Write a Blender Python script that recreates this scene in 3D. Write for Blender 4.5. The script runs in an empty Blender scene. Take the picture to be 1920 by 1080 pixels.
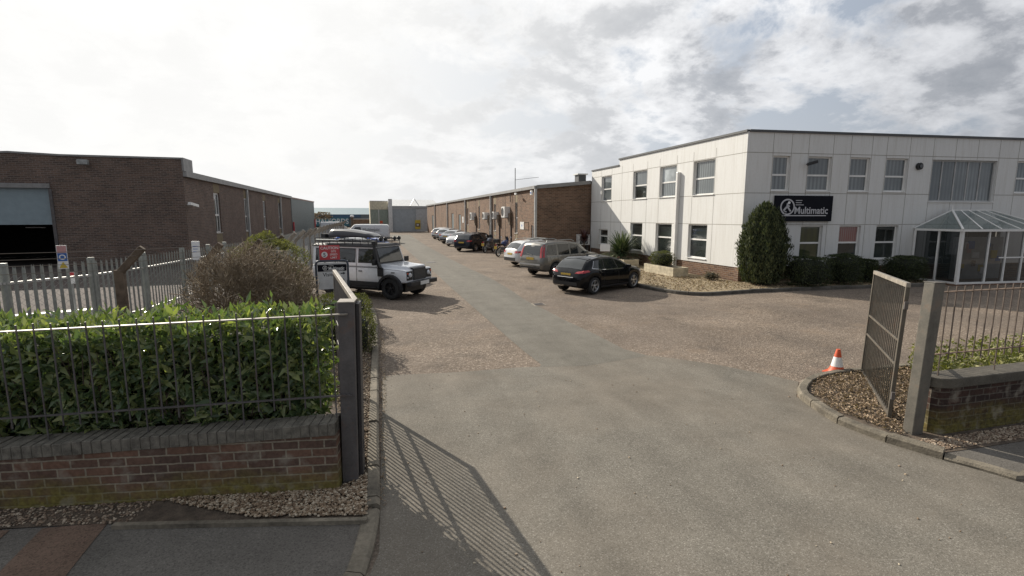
import bpy, math, random
import numpy as np
from mathutils import Vector, Matrix
random.seed(7); rng = np.random.default_rng(7)
S = bpy.context.scene
COL = S.collection
R = math.radians
# ------------------------------------------------------------ camera
CAM_H = 2.8; F = 935.3; TH = math.atan(134/F); PH = R(16.51)
cam_d = bpy.data.cameras.new('camera'); cam = bpy.data.objects.new('camera', cam_d); COL.objects.link(cam)
cam.location = (0, 0, CAM_H); cam.rotation_euler = (math.pi/2-TH, 0, -PH)
cam_d.sensor_width = 36; cam_d.lens = F/1920*36; cam_d.clip_end = 3000; cam_d.clip_start = 0.05
S.camera = cam
S.render.resolution_x = 1024; S.render.resolution_y = 576
# ------------------------------------------------------------ sun and sky
SUN_EL = R(28.5); SUN_AZ = R(25.4)          # azimuth to the left of +Y
sd = Vector((-math.sin(SUN_AZ)*math.cos(SUN_EL), math.cos(SUN_AZ)*math.cos(SUN_EL), math.sin(SUN_EL)))
sl = bpy.data.lights.new('sun', 'SUN'); sl.energy = 4.7; sl.angle = R(0.3); sl.color = (1, .92, .80)
so = bpy.data.objects.new('sun', sl); COL.objects.link(so); so.rotation_euler = sd.to_track_quat('Z', 'Y').to_euler()
S.view_settings.view_transform = 'Standard'; S.view_settings.look = 'None'
S.view_settings.exposure = 0.33; S.view_settings.gamma = 1
W = bpy.data.worlds.new('World'); S.world = W; W.use_nodes = True
nt = W.node_tree; nt.nodes.clear()
def N(t, **k):
    n = nt.nodes.new(t)
    for a, b in k.items(): setattr(n, a, b)
    return n
def math_(op, a, b=None, c=None, clamp=False):
    n = N('ShaderNodeMath', operation=op, use_clamp=clamp)
    for i, v in enumerate((a, b, c)):
        if v is None: continue
        if isinstance(v, (int, float)): n.inputs[i].default_value = v
        else: nt.links.new(v, n.inputs[i])
    return n.outputs[0]
def mixc(f, a, b, bt='MIX'):
    n = N('ShaderNodeMix', data_type='RGBA', blend_type=bt)
    for s, v in (('Factor', f),):
        if isinstance(v, (int, float)): n.inputs[0].default_value = v
        else: nt.links.new(v, n.inputs[0])
    for i, v in ((6, a), (7, b)):
        if isinstance(v, tuple): n.inputs[i].default_value = (*v, 1)
        else: nt.links.new(v, n.inputs[i])
    return n.outputs[2]
def ramp(v, pts):
    n = N('ShaderNodeValToRGB'); e = n.color_ramp.elements
    while len(e) < len(pts): e.new(0.5)
    for i, (p, c) in enumerate(pts):
        e[i].position = p; e[i].color = (*c, 1) if isinstance(c, tuple) else (c, c, c, 1)
    nt.links.new(v, n.inputs[0]); return n.outputs[0]
sky = N('ShaderNodeTexSky', sky_type='NISHITA'); sky.sun_disc = False
sky.sun_elevation = SUN_EL; sky.sun_rotation = -SUN_AZ; sky.dust_density = 2.5; sky.air_density = 1.2
tc = N('ShaderNodeTexCoord'); sp = N('ShaderNodeSeparateXYZ'); nt.links.new(tc.outputs['Generated'], sp.inputs[0])
zz = math_('ADD', math_('MAXIMUM', sp.outputs[2], 0.0), 0.38)
cx = N('ShaderNodeCombineXYZ'); nt.links.new(math_('DIVIDE', sp.outputs[0], zz), cx.inputs[0]); nt.links.new(math_('DIVIDE', sp.outputs[1], zz), cx.inputs[1])
def noise(vec, sc, det=6, rough=.55, dist=0.0, off=(0, 0, 0)):
    m = N('ShaderNodeMapping'); m.inputs['Location'].default_value = off; nt.links.new(vec, m.inputs[0])
    n = N('ShaderNodeTexNoise'); n.inputs['Scale'].default_value = sc; n.inputs['Detail'].default_value = det
    n.inputs['Roughness'].default_value = rough; n.inputs['Distortion'].default_value = dist
    nt.links.new(m.outputs[0], n.inputs[0]); return n.outputs[0]
n1 = noise(cx.outputs[0], 2.9, 12, .62, .2, (3.1, 1.7, 0)); n2 = noise(cx.outputs[0], 3.4, 12, .62, .2, (3.32, 1.45, 0)); n3 = noise(cx.outputs[0], .8, 3, .5, 0, (9.4, 4.2, 0))
mask = ramp(math_('ADD', math_('MULTIPLY', n1, .75), math_('MULTIPLY', n3, .3)), [(.45, 0.0), (.52, 1.0)])
shade = ramp(math_('ADD', n2, math_('MULTIPLY', math_('SUBTRACT', n1, .5), .9)), [(.40, (8.0, 7.95, 7.9)), (.50, (6.2, 6.2, 6.25)), (.58, (3.7, 3.8, 4.0)), (.68, (2.8, 2.95, 3.2))])
vd = N('ShaderNodeVectorMath', operation='DOT_PRODUCT'); nt.links.new(tc.outputs['Generated'], vd.inputs[0]); vd.inputs[1].default_value = sd
glow = ramp(vd.outputs['Value'], [(.50, 0.0), (.70, .42), (.90, .88)])
side = ramp(vd.outputs['Value'], [(-.0, (.58, .60, .64)), (.5, (.97, .98, 1.))])
skyb = mixc(.85, sky.outputs[0], (3.7, 4.1, 4.7))
base = mixc(math_('MULTIPLY', mask, .93), skyb, shade)
base = mixc(.06, base, (5.6, 5.65, 5.7))
hz = ramp(sp.outputs[2], [(.0, 1.0), (.13, .5), (.30, 0.0)])
base = mixc(math_('MULTIPLY', hz, .62), base, (5.6, 5.7, 5.8))
base = mixc(1.0, base, side, 'MULTIPLY')
base = mixc(glow, base, (7.8, 7.75, 7.6))
bg = N('ShaderNodeBackground'); bg.inputs[1].default_value = .105; nt.links.new(base, bg.inputs[0])
ow = N('ShaderNodeOutputWorld'); nt.links.new(bg.outputs[0], ow.inputs[0])

# ------------------------------------------------------------ survey helpers (pixel of a point that touches a known plane -> metres)
def ray(px, py):
    x = px-960; y = 540-py
    fw = F*math.cos(TH)+y*math.sin(TH); up = -F*math.sin(TH)+y*math.cos(TH)
    return x*math.cos(PH)+fw*math.sin(PH), -x*math.sin(PH)+fw*math.cos(PH), up
def G(px, py, z=0.0):
    a, b, c = ray(px, py); t = (z-CAM_H)/c; return Vector((a*t, b*t, z))
def G2(px, py, z=0.0): v = G(px, py, z); return (v.x, v.y)
def HT(px, py, X, Y):
    a, b, c = ray(px, py); return CAM_H+c*math.hypot(X, Y)/math.hypot(a, b)
def atX(px, py, X):
    a, b, c = ray(px, py); t = X/a; return Vector((X, b*t, CAM_H+c*t))
def atY(px, py, Y):
    a, b, c = ray(px, py); t = Y/b; return Vector((a*t, Y, CAM_H+c*t))

# ------------------------------------------------------------ materials
def newmat(name):
    global nt
    m = bpy.data.materials.new(name); m.use_nodes = True; nt = m.node_tree
    b = nt.nodes['Principled BSDF']; return m, b
def setc(sock, v):
    if isinstance(v, (int, float)): sock.default_value = v
    elif isinstance(v, tuple): sock.default_value = (*v, 1)
    else: nt.links.new(v, sock)
def pos(kind='P'):
    if kind == 'P': return N('ShaderNodeNewGeometry').outputs['Position']
    return N('ShaderNodeTexCoord').outputs['Object']
def bump(h, strength, dist, b):
    n = N('ShaderNodeBump'); n.inputs['Strength'].default_value = strength; n.inputs['Distance'].default_value = dist
    nt.links.new(h, n.inputs['Height']); nt.links.new(n.outputs[0], b.inputs['Normal'])
def simple(name, c, rough=.5, metal=0.0, var=.15, vs=3.0, coat=0.0, spec=.5, kind='O', bs=0.0, bscale=40, rust=0.0):
    m, b = newmat(name); p = pos(kind)
    n1 = noise(p, vs, 5); n2 = noise(p, vs*9, 3)
    f = math_('ADD', math_('MULTIPLY', n1, .7), math_('MULTIPLY', n2, .3))
    lo = tuple(x*(1-var) for x in c); hi = tuple(min(1, x*(1+var)) for x in c)
    cc = ramp(f, [(.35, lo), (.65, hi)])
    if rust: cc = mixc(math_('MULTIPLY', ramp(noise(p, 5, 9, .75), [(.53, 0.0), (.66, 1.0)]), rust), cc, (.17, .085, .045))
    setc(b.inputs['Base Color'], cc)
    b.inputs['Roughness'].default_value = rough; b.inputs['Metallic'].default_value = metal
    b.inputs['Coat Weight'].default_value = coat; b.inputs['Coat Roughness'].default_value = .04
    b.inputs['Specular IOR Level'].default_value = spec
    if bs: bump(noise(p, bscale, 3), bs, .01, b)
    return m
def brickmat(name, c1, c2, mortar, bw=.245, rh=.085, ms=.011, moss=0.0, dark=.5, bs=.6):
    m, b = newmat(name); g = N('ShaderNodeNewGeometry')
    cr = N('ShaderNodeVectorMath', operation='CROSS_PRODUCT'); cr.inputs[0].default_value = (0, 0, 1); nt.links.new(g.outputs['True Normal'], cr.inputs[1])
    nm = N('ShaderNodeVectorMath', operation='NORMALIZE'); nt.links.new(cr.outputs[0], nm.inputs[0])
    dt = N('ShaderNodeVectorMath', operation='DOT_PRODUCT'); nt.links.new(g.outputs['Position'], dt.inputs[0]); nt.links.new(nm.outputs[0], dt.inputs[1])
    s = N('ShaderNodeSeparateXYZ'); nt.links.new(g.outputs['Position'], s.inputs[0])
    wob = noise(g.outputs['Position'], 9, 2)
    c = N('ShaderNodeCombineXYZ'); nt.links.new(math_('ADD', dt.outputs['Value'], math_('MULTIPLY', wob, .012)), c.inputs[0]); nt.links.new(math_('ADD', s.outputs[2], math_('MULTIPLY', wob, .012)), c.inputs[1])
    br = N('ShaderNodeTexBrick'); nt.links.new(c.outputs[0], br.inputs[0])
    br.inputs['Scale'].default_value = 1; br.inputs['Brick Width'].default_value = bw; br.inputs['Row Height'].default_value = rh
    br.inputs['Mortar Size'].default_value = ms; br.inputs['Mortar Smooth'].default_value = .25; br.inputs['Bias'].default_value = -.1
    br.inputs['Color1'].default_value = (*c1, 1); br.inputs['Color2'].default_value = (*c2, 1); br.inputs['Mortar'].default_value = (*mortar, 1)
    big = noise(g.outputs['Position'], .7, 5); fine = noise(g.outputs['Position'], 28, 4)
    col = mixc(1.0, br.outputs['Color'], ramp(big, [(.35, dark), (.62, 1.0)]), 'MULTIPLY')
    col = mixc(.55, col, ramp(fine, [(.3, .5), (.7, 1.25)]), 'MULTIPLY')
    if moss:
        hgt = math_('SUBTRACT', .80, math_('ADD', s.outputs[2], math_('MULTIPLY', big, .8)))
        mk = math_('MULTIPLY', ramp(math_('MULTIPLY', hgt, 2.2), [(.0, 0.0), (.55, 1.0)]), ramp(noise(g.outputs['Position'], 7, 5), [(.3, .35), (.55, 1.0)]))
        col = mixc(math_('MULTIPLY', mk, moss), col, ramp(fine, [(.3, (.11, .095, .022)), (.7, (.22, .19, .05))]))
        # pale lime bloom
        col = mixc(math_('MULTIPLY', ramp(noise(g.outputs['Position'], 5, 6), [(.53, 0.0), (.68, 1.0)]), .5), col, (.33, .30, .24))
    setc(b.inputs['Base Color'], col); b.inputs['Roughness'].default_value = .88; b.inputs['Specular IOR Level'].default_value = .25
    hh = math_('ADD', math_('MULTIPLY', math_('SUBTRACT', 1, br.outputs['Fac']), .8), math_('MULTIPLY', fine, .5))
    bump(hh, bs, .012, b); return m
def glassmat(name, c=(.02, .025, .028), stripes=0, c2=None, rough=.04):
    m, b = newmat(name)
    if stripes:
        p = pos(); n = N('ShaderNodeTexWave', wave_type='BANDS', bands_direction='DIAGONAL'); n.inputs['Scale'].default_value = stripes; n.inputs['Distortion'].default_value = .6
        mp_ = N('ShaderNodeMapping'); mp_.inputs['Scale'].default_value = (1, 1, 0); nt.links.new(p, mp_.inputs[0]); nt.links.new(mp_.outputs[0], n.inputs[0])
        setc(b.inputs['Base Color'], mixc(math_('MULTIPLY', n.outputs['Fac'], ramp(noise(p, .55, 2), [(.4, .25), (.6, 1.0)])), c, c2))
    else:
        setc(b.inputs['Base Color'], ramp(noise(pos(), .8, 3), [(.35, tuple(x*.5 for x in c)), (.65, tuple(x*1.6 for x in c))]))
    b.inputs['Roughness'].default_value = rough; b.inputs['Specular IOR Level'].default_value = .7
    b.inputs['Coat Weight'].default_value = .3
    bump(noise(pos(), 1.7, 2), .06, .05, b); return m
def paint(name, c, metal=0.0, rough=.35):
    m, b = newmat(name); p = pos('O')
    dk = max(c) < .1
    setc(b.inputs['Base Color'], mixc(math_('MULTIPLY', ramp(noise(p, 6, 6), [(.45, 0.0), (.75, 1.0)]), .008 if dk else .12), c, (.2, .18, .15)))
    b.inputs['Metallic'].default_value = metal
    setc(b.inputs['Roughness'], ramp(noise(p, 4, 5), [(.3, rough*.8), (.7, rough*1.3)]))
    b.inputs['Coat Weight'].default_value = .25 if dk else .8; b.inputs['Specular IOR Level'].default_value = .2 if dk else .5; b.inputs['Coat Roughness'].default_value = .05; return m
def leafmat(name, c1, c2, c3, rough=.45, trans=.25):
    m, b = newmat(name); g = N('ShaderNodeNewGeometry')
    f = math_('ADD', math_('MULTIPLY', g.outputs['Random Per Island'], .75), math_('MULTIPLY', noise(g.outputs['Position'], 2.5, 3), .35))
    col = ramp(f, [(.1, c1), (.5, c2), (.95, c3)])
    setc(b.inputs['Base Color'], col); b.inputs['Roughness'].default_value = rough
    tr = N('ShaderNodeBsdfTranslucent'); nt.links.new(mixc(1.0, col, (.9, 1.0, .35), 'MULTIPLY'), tr.inputs[0])
    mx = N('ShaderNodeMixShader'); mx.inputs[0].default_value = trans; nt.links.new(b.outputs[0], mx.inputs[1]); nt.links.new(tr.outputs[0], mx.inputs[2])
    nt.links.new(mx.outputs[0], nt.nodes['Material Output'].inputs[0]); return m

def asphalt(name, c, c_ag, spot=.4, scale=75, patch=.25, warm=(.2, .17, .14)):
    m, b = newmat(name); p = pos()
    v = N('ShaderNodeTexVoronoi'); v.inputs['Scale'].default_value = scale; nt.links.new(p, v.inputs[0])
    sepc = N('ShaderNodeSeparateColor'); nt.links.new(v.outputs['Color'], sepc.inputs[0])
    ag = ramp(sepc.outputs[0], [(.0, tuple(x*.62 for x in c)), (.4, c), (.82, c), (.97, c_ag)])
    fine = noise(p, scale*1.6, 3, .7)
    col = mixc(.5, ag, ramp(fine, [(.3, .6), (.7, 1.38)]), 'MULTIPLY')
    lg = noise(p, .33, 6, .6, .4); md = noise(p, 1.7, 6, .6, .2)
    col = mixc(math_('MULTIPLY', ramp(lg, [(.4, 0.0), (.65, 1.0)]), patch), col, warm)
    col = mixc(.8, col, ramp(md, [(.3, .8), (.7, 1.13)]), 'MULTIPLY')
    tm = N('ShaderNodeMapping'); tm.inputs['Rotation'].default_value = (0, 0, R(-14)); tm.inputs['Scale'].default_value = (.75, .05, 1); nt.links.new(p, tm.inputs[0])
    col = mixc(.5, col, ramp(noise(tm.outputs[0], 1.6, 4, .6, .3), [(.38, .82), (.62, 1.1)]), 'MULTIPLY')
    vs = N('ShaderNodeTexVoronoi'); vs.inputs['Scale'].default_value = 4.2; nt.links.new(p, vs.inputs[0])
    st = ramp(vs.outputs['Distance'], [(.02, 1.0), (.055, 0.0)])
    col = mixc(math_('MULTIPLY', st, spot), col, (.05, .045, .04))
    setc(b.inputs['Base Color'], col); b.inputs['Roughness'].default_value = .9; b.inputs['Specular IOR Level'].default_value = .2
    bump(math_('ADD', v.outputs['Distance'], fine), .35, .006, b); return m
def chips(name):
    m, b = newmat(name); p = pos()
    v = N('ShaderNodeTexVoronoi'); v.inputs['Scale'].default_value = 34; v.inputs['Randomness'].default_value = 1; nt.links.new(p, v.inputs[0])
    sepc = N('ShaderNodeSeparateColor'); nt.links.new(v.outputs['Color'], sepc.inputs[0])
    col = ramp(sepc.outputs[0], [(.0, (.135, .108, .083)), (.3, (.178, .142, .11)), (.6, (.212, .168, .13)), (.85, (.26, .21, .165)), (1.0, (.38, .32, .26))])
    fine = noise(p, 60, 3, .7)
    col = mixc(.6, col, ramp(fine, [(.3, .65), (.7, 1.3)]), 'MULTIPLY')
    lg = noise(p, .22, 7, .6, .6); md = noise(p, 1.1, 6, .62, .4)
    col = mixc(math_('MULTIPLY', ramp(lg, [(.42, 0.0), (.62, 1.0)]), .5), col, (.15, .125, .105))
    col = mixc(math_('MULTIPLY', ramp(md, [(.55, 0.0), (.7, 1.0)]), .45), col, (.24, .18, .13))
    col = mixc(math_('MULTIPLY', ramp(noise(p, .9, 5, .7, .3, (8, 3, 0)), [(.56, 0.0), (.66, 1.0)]), .4), col, (.085, .072, .06))
    col = mixc(.9, col, ramp(noise(p, .5, 6, .65, .5, (5, 2, 0)), [(.3, .72), (.7, 1.16)]), 'MULTIPLY')
    setc(b.inputs['Base Color'], col); b.inputs['Roughness'].default_value = .92; b.inputs['Specular IOR Level'].default_value = .2
    bump(math_('ADD', v.outputs['Distance'], math_('MULTIPLY', fine, .5)), .7, .015, b); return m

M = {}
M['asphalt'] = asphalt('apron_asphalt', (.180, .165, .138), (.285, .265, .23), .4, 110, .5, (.20, .168, .132))
M['strip'] = asphalt('strip_asphalt', (.172, .160, .135), (.25, .24, .21), .25, 110, .4, (.16, .145, .12))
M['chips'] = chips('brown_chippings')
M['foot'] = asphalt('footway_tarmac', (.145, .135, .12), (.18, .17, .15), .3, 90, .4, (.115, .098, .085))
M['tact'] = asphalt('red_footway', (.17, .118, .088), (.2, .13, .1), .3, 70, .3, (.12, .085, .065))
M['yard'] = asphalt('dark_yard', (.085, .072, .064), (.16, .13, .11), .3, 60, .4, (.10, .07, .06))
M['kerb'] = simple('kerb_concrete', (.165, .143, .108), .9, var=.5, vs=3, kind='P', bs=.8, bscale=60)
M['kerbdark'] = simple('kerb_weathered', (.10, .09, .075), .9, var=.45, vs=3, kind='P', bs=.8, bscale=60)
M['soil'] = simple('soil', (.095, .072, .052), .95, var=.5, vs=9, kind='P', bs=1.0, bscale=50)
M['beddry'] = simple('dry_bed', (.26, .205, .125), .95, var=.5, vs=9, kind='P', bs=1.0, bscale=30)
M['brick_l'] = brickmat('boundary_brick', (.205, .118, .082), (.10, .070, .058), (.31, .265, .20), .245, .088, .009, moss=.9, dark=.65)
M['brick_r'] = brickmat('boundary_brick_right_shaded', (.085, .046, .036), (.036, .027, .025), (.14, .12, .10), .245, .088, .009, moss=.75, dark=.65)  # right wall's deep shade is put into darker brick colours
M['coping'] = brickmat('coping_brick', (.078, .075, .072), (.052, .05, .05), (.15, .14, .12), .085, 5, .009, dark=.75)
M['coping_top'] = brickmat('coping_end', (.078, .075, .072), (.052, .05, .05), (.15, .14, .12), .085, 5, .009, dark=.75)
M['brick_w'] = brickmat('warehouse_brick', (.205, .138, .108), (.112, .086, .074), (.27, .225, .19), .3, .1, .013, dark=.8)
M['brick_b'] = brickmat('workshop_brick', (.25, .15, .098), (.125, .08, .056), (.29, .225, .17), .3, .1, .013, dark=.8)
M['brick_p'] = brickmat('plinth_brick', (.23, .13, .08), (.11, .06, .045), (.27, .22, .17), .26, .088, .012, dark=.8)
M['tan'] = simple('tan_panel', (.2, .155, .085), .8, kind='P')
def panelmat():
    m, b = newmat('white_panel'); p = pos()
    s = N('ShaderNodeMapping'); s.inputs['Scale'].default_value = (1.6, 1.6, .25); nt.links.new(p, s.inputs[0])
    f = noise(s.outputs[0], 2.2, 6, .6)
    s2 = N('ShaderNodeMapping'); s2.inputs['Scale'].default_value = (7, 7, .3); nt.links.new(p, s2.inputs[0]); f2_ = noise(s2.outputs[0], 1.6, 6, .7)
    c = mixc(math_('MULTIPLY', ramp(f, [(.42, 0.0), (.75, 1.0)]), .45), (.70, .70, .68), (.60, .59, .56))
    c = mixc(math_('MULTIPLY', ramp(noise(p, 14, 4), [(.5, 0.0), (.8, 1.0)]), .2), c, (.5, .46, .38))
    c = mixc(math_('MULTIPLY', ramp(f2_, [(.52, 0.0), (.66, 1.0)]), .4), c, (.50, .48, .43))
    setc(b.inputs['Base Color'], c); b.inputs['Roughness'].default_value = .6; bump(noise(p, 20, 3), .15, .004, b); return m
M['panel'] = panelmat()
M['joint'] = simple('panel_joint', (.30, .285, .25), .8, kind='P')
M['trim'] = simple('roof_trim', (.07, .072, .075), .5, kind='P')
M['fascia'] = simple('fascia', (.25, .245, .235), .55, kind='P', var=.2)
M['upvc'] = simple('white_frame', (.78, .77, .74), .35, kind='P', var=.08)
M['greyframe'] = simple('grey_frame', (.42, .42, .41), .4, kind='P')
M['win'] = glassmat('window_glass', (.03, .036, .034))
M['winblind'] = glassmat('window_glass_blind', (.10, .115, .12), 4, (.21, .23, .235), .05)  # blind stripes; pane colour also lightened for a blue-grey reflection
M['wingreen'] = glassmat('window_glass_green', (.055, .065, .03), 2.5, (.03, .04, .03), .06)  # green reflection painted into the pane colour
M['winred'] = glassmat('window_glass_red_reflection', (.25, .09, .08), 7, (.3, .27, .26), .1)  # red reflection painted into the pane colour
M['winclear'] = glassmat('window_glass_bright', (.3, .33, .34), 0)
M['steel'] = simple('galvanised_steel', (.33, .34, .33), .5, .35, var=.25, vs=5)
M['pal'] = simple('palisade_steel', (.30, .315, .295), .55, .3, var=.22, vs=2, kind='P')
M['iron'] = simple('grey_painted_steel', (.10, .092, .09), .55, .0, var=.25, vs=6, bs=.2, rust=.35)
M['gatepaint'] = simple('gate_steel', (.135, .125, .105), .5, .1, var=.28, vs=5, rust=.35)
M['gatedark'] = simple('gate_dark_steel', (.10, .088, .07), .55, .1, var=.25, vs=6, rust=.4)
M['topiron'] = simple('glare_top_steel', (.28, .25, .21), .5, .1, var=.3, vs=8)  # pale tone carries the light glancing off top faces
M['concrete'] = simple('concrete', (.27, .235, .19), .9, var=.3, vs=4, kind='P', bs=.5)
M['postbrown'] = simple('mossy_concrete', (.14, .105, .075), .95, var=.4, vs=6, kind='P', bs=.8)
M['shutter'] = simple('shutter_grey', (.42, .465, .49), .5, .1, kind='P', var=.1)
M['shutterblue'] = simple('shutter_pale_blue', (.29, .36, .39), .5, .1, kind='P', var=.08)
M['clad'] = simple('grey_cladding', (.165, .195, .2), .5, .1, kind='P', var=.1)
M['cream'] = simple('cream_render', (.62, .57, .43), .85, kind='P', var=.2)
M['green'] = simple('green_grey_door', (.27, .31, .26), .6, kind='P', var=.15)
M['pale'] = simple('pale_sheet', (.68, .68, .66), .6, kind='P', var=.15)
M['roofblue'] = simple('pale_blue_roof', (.33, .42, .44), .6, kind='P', var=.1)
M['blueband'] = simple('blue_band', (.07, .13, .2), .6, kind='P', var=.1)
M['teal'] = simple('teal_fascia', (.06, .19, .23), .6, kind='P', var=.1)
M['white'] = simple('white_plastic', (.8, .8, .79), .4, var=.06)
M['black'] = simple('black_plastic', (.018, .018, .02), .5, var=.2)
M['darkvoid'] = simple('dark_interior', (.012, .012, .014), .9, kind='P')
M['tyre'] = simple('tyre_rubber', (.022, .022, .022), .8, var=.3, bs=.3)
M['alloy'] = simple('alloy', (.55, .56, .57), .3, .9, var=.08)
M['blackalloy'] = simple('black_alloy', (.02, .02, .022), .35, .3)
M['chrome'] = simple('chrome', (.7, .7, .7), .12, 1.0, var=.03)
M['carglass'] = glassmat('car_glass', (.018, .021, .022), 0, None, .03)
M['lampred'] = simple('red_lamp', (.42, .02, .025), .2, coat=.8, var=.25, vs=12)
M['lampclear'] = simple('clear_lamp', (.6, .62, .64), .12, coat=1, var=.15, vs=10)
M['plate_y'] = simple('yellow_plate', (.55, .38, .07), .4, var=.15, vs=14)
M['plate_w'] = simple('white_plate', (.7, .7, .68), .4)
M['orange'] = simple('cone_orange', (.62, .10, .035), .5, var=.2, vs=12)
M['wood'] = simple('planter_wood', (.5, .44, .32), .85, var=.3, vs=4, kind='P', bs=.5)
M['bark'] = simple('bark', (.10, .075, .055), .95, var=.3, vs=9)
M['twig'] = leafmat('twig', (.15, .115, .078), (.26, .205, .14), (.39, .32, .23), .8, .05)
M['signred'] = simple('sign_red', (.55, .06, .07), .5, var=.12, vs=6)
M['signnavy'] = simple('sign_post_navy', (.06, .075, .10), .4, .2)
M['signblack'] = simple('sign_black', (.010, .011, .016), .8, spec=.15)
M['signsilver'] = simple('sign_lettering', (.5, .5, .52), .4, .1, var=.05)
M['signblue'] = simple('sign_blue', (.04, .14, .45), .5)
M['yellow'] = simple('sign_yellow', (.6, .45, .06), .5)
M['pink'] = simple('sign_pink', (.55, .3, .3), .5)
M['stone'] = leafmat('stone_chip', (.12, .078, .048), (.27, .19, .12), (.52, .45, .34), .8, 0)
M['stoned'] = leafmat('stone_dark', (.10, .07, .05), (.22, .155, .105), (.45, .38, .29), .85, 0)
M['litter'] = leafmat('leaf_litter', (.11, .07, .04), (.27, .19, .12), (.46, .36, .25), .85, .1)
M['laurel'] = leafmat('laurel_leaf', (.06, .10, .05), (.165, .23, .11), (.42, .45, .2), .2, .36)
M['laurelyoung'] = leafmat('laurel_leaf_young', (.11, .16, .06), (.2, .26, .1), (.36, .39, .18), .12, .22)
M['box'] = leafmat('box_leaf', (.05, .06, .02), (.115, .125, .04), (.2, .2, .07), .6, .25)
M['dark_box'] = leafmat('dark_shrub_leaf', (.012, .022, .008), (.035, .052, .02), (.10, .12, .04), .5, .15)
M['conifer'] = leafmat('conifer_leaf', (.018, .03, .013), (.052, .07, .03), (.15, .165, .07), .7, .2)
M['lime'] = leafmat('lime_shrub_leaf', (.12, .125, .05), (.2, .2, .085), (.32, .31, .15), .6, .25)
M['phorm'] = leafmat('strap_leaf', (.025, .05, .02), (.055, .09, .04), (.24, .26, .17), .45, .15)
M['purple'] = leafmat('purple_leaf', (.03, .012, .014), (.07, .025, .028), (.13, .06, .05), .5, .15)
M['cover'] = leafmat('ground_cover_leaf', (.10, .12, .035), (.2, .21, .07), (.36, .34, .15), .6, .3)
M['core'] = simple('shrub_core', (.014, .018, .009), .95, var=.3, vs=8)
M['line'] = asphalt('worn_line_paint', (.33, .28, .22), (.42, .37, .3), .1, 60, .6, (.24, .19, .15))
nt = M['line'].node_tree
nt.links.new(ramp(noise(pos(), 5, 8, .75), [(.50, 0.0), (.62, .75)]), nt.nodes['Principled BSDF'].inputs['Alpha'])

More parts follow.
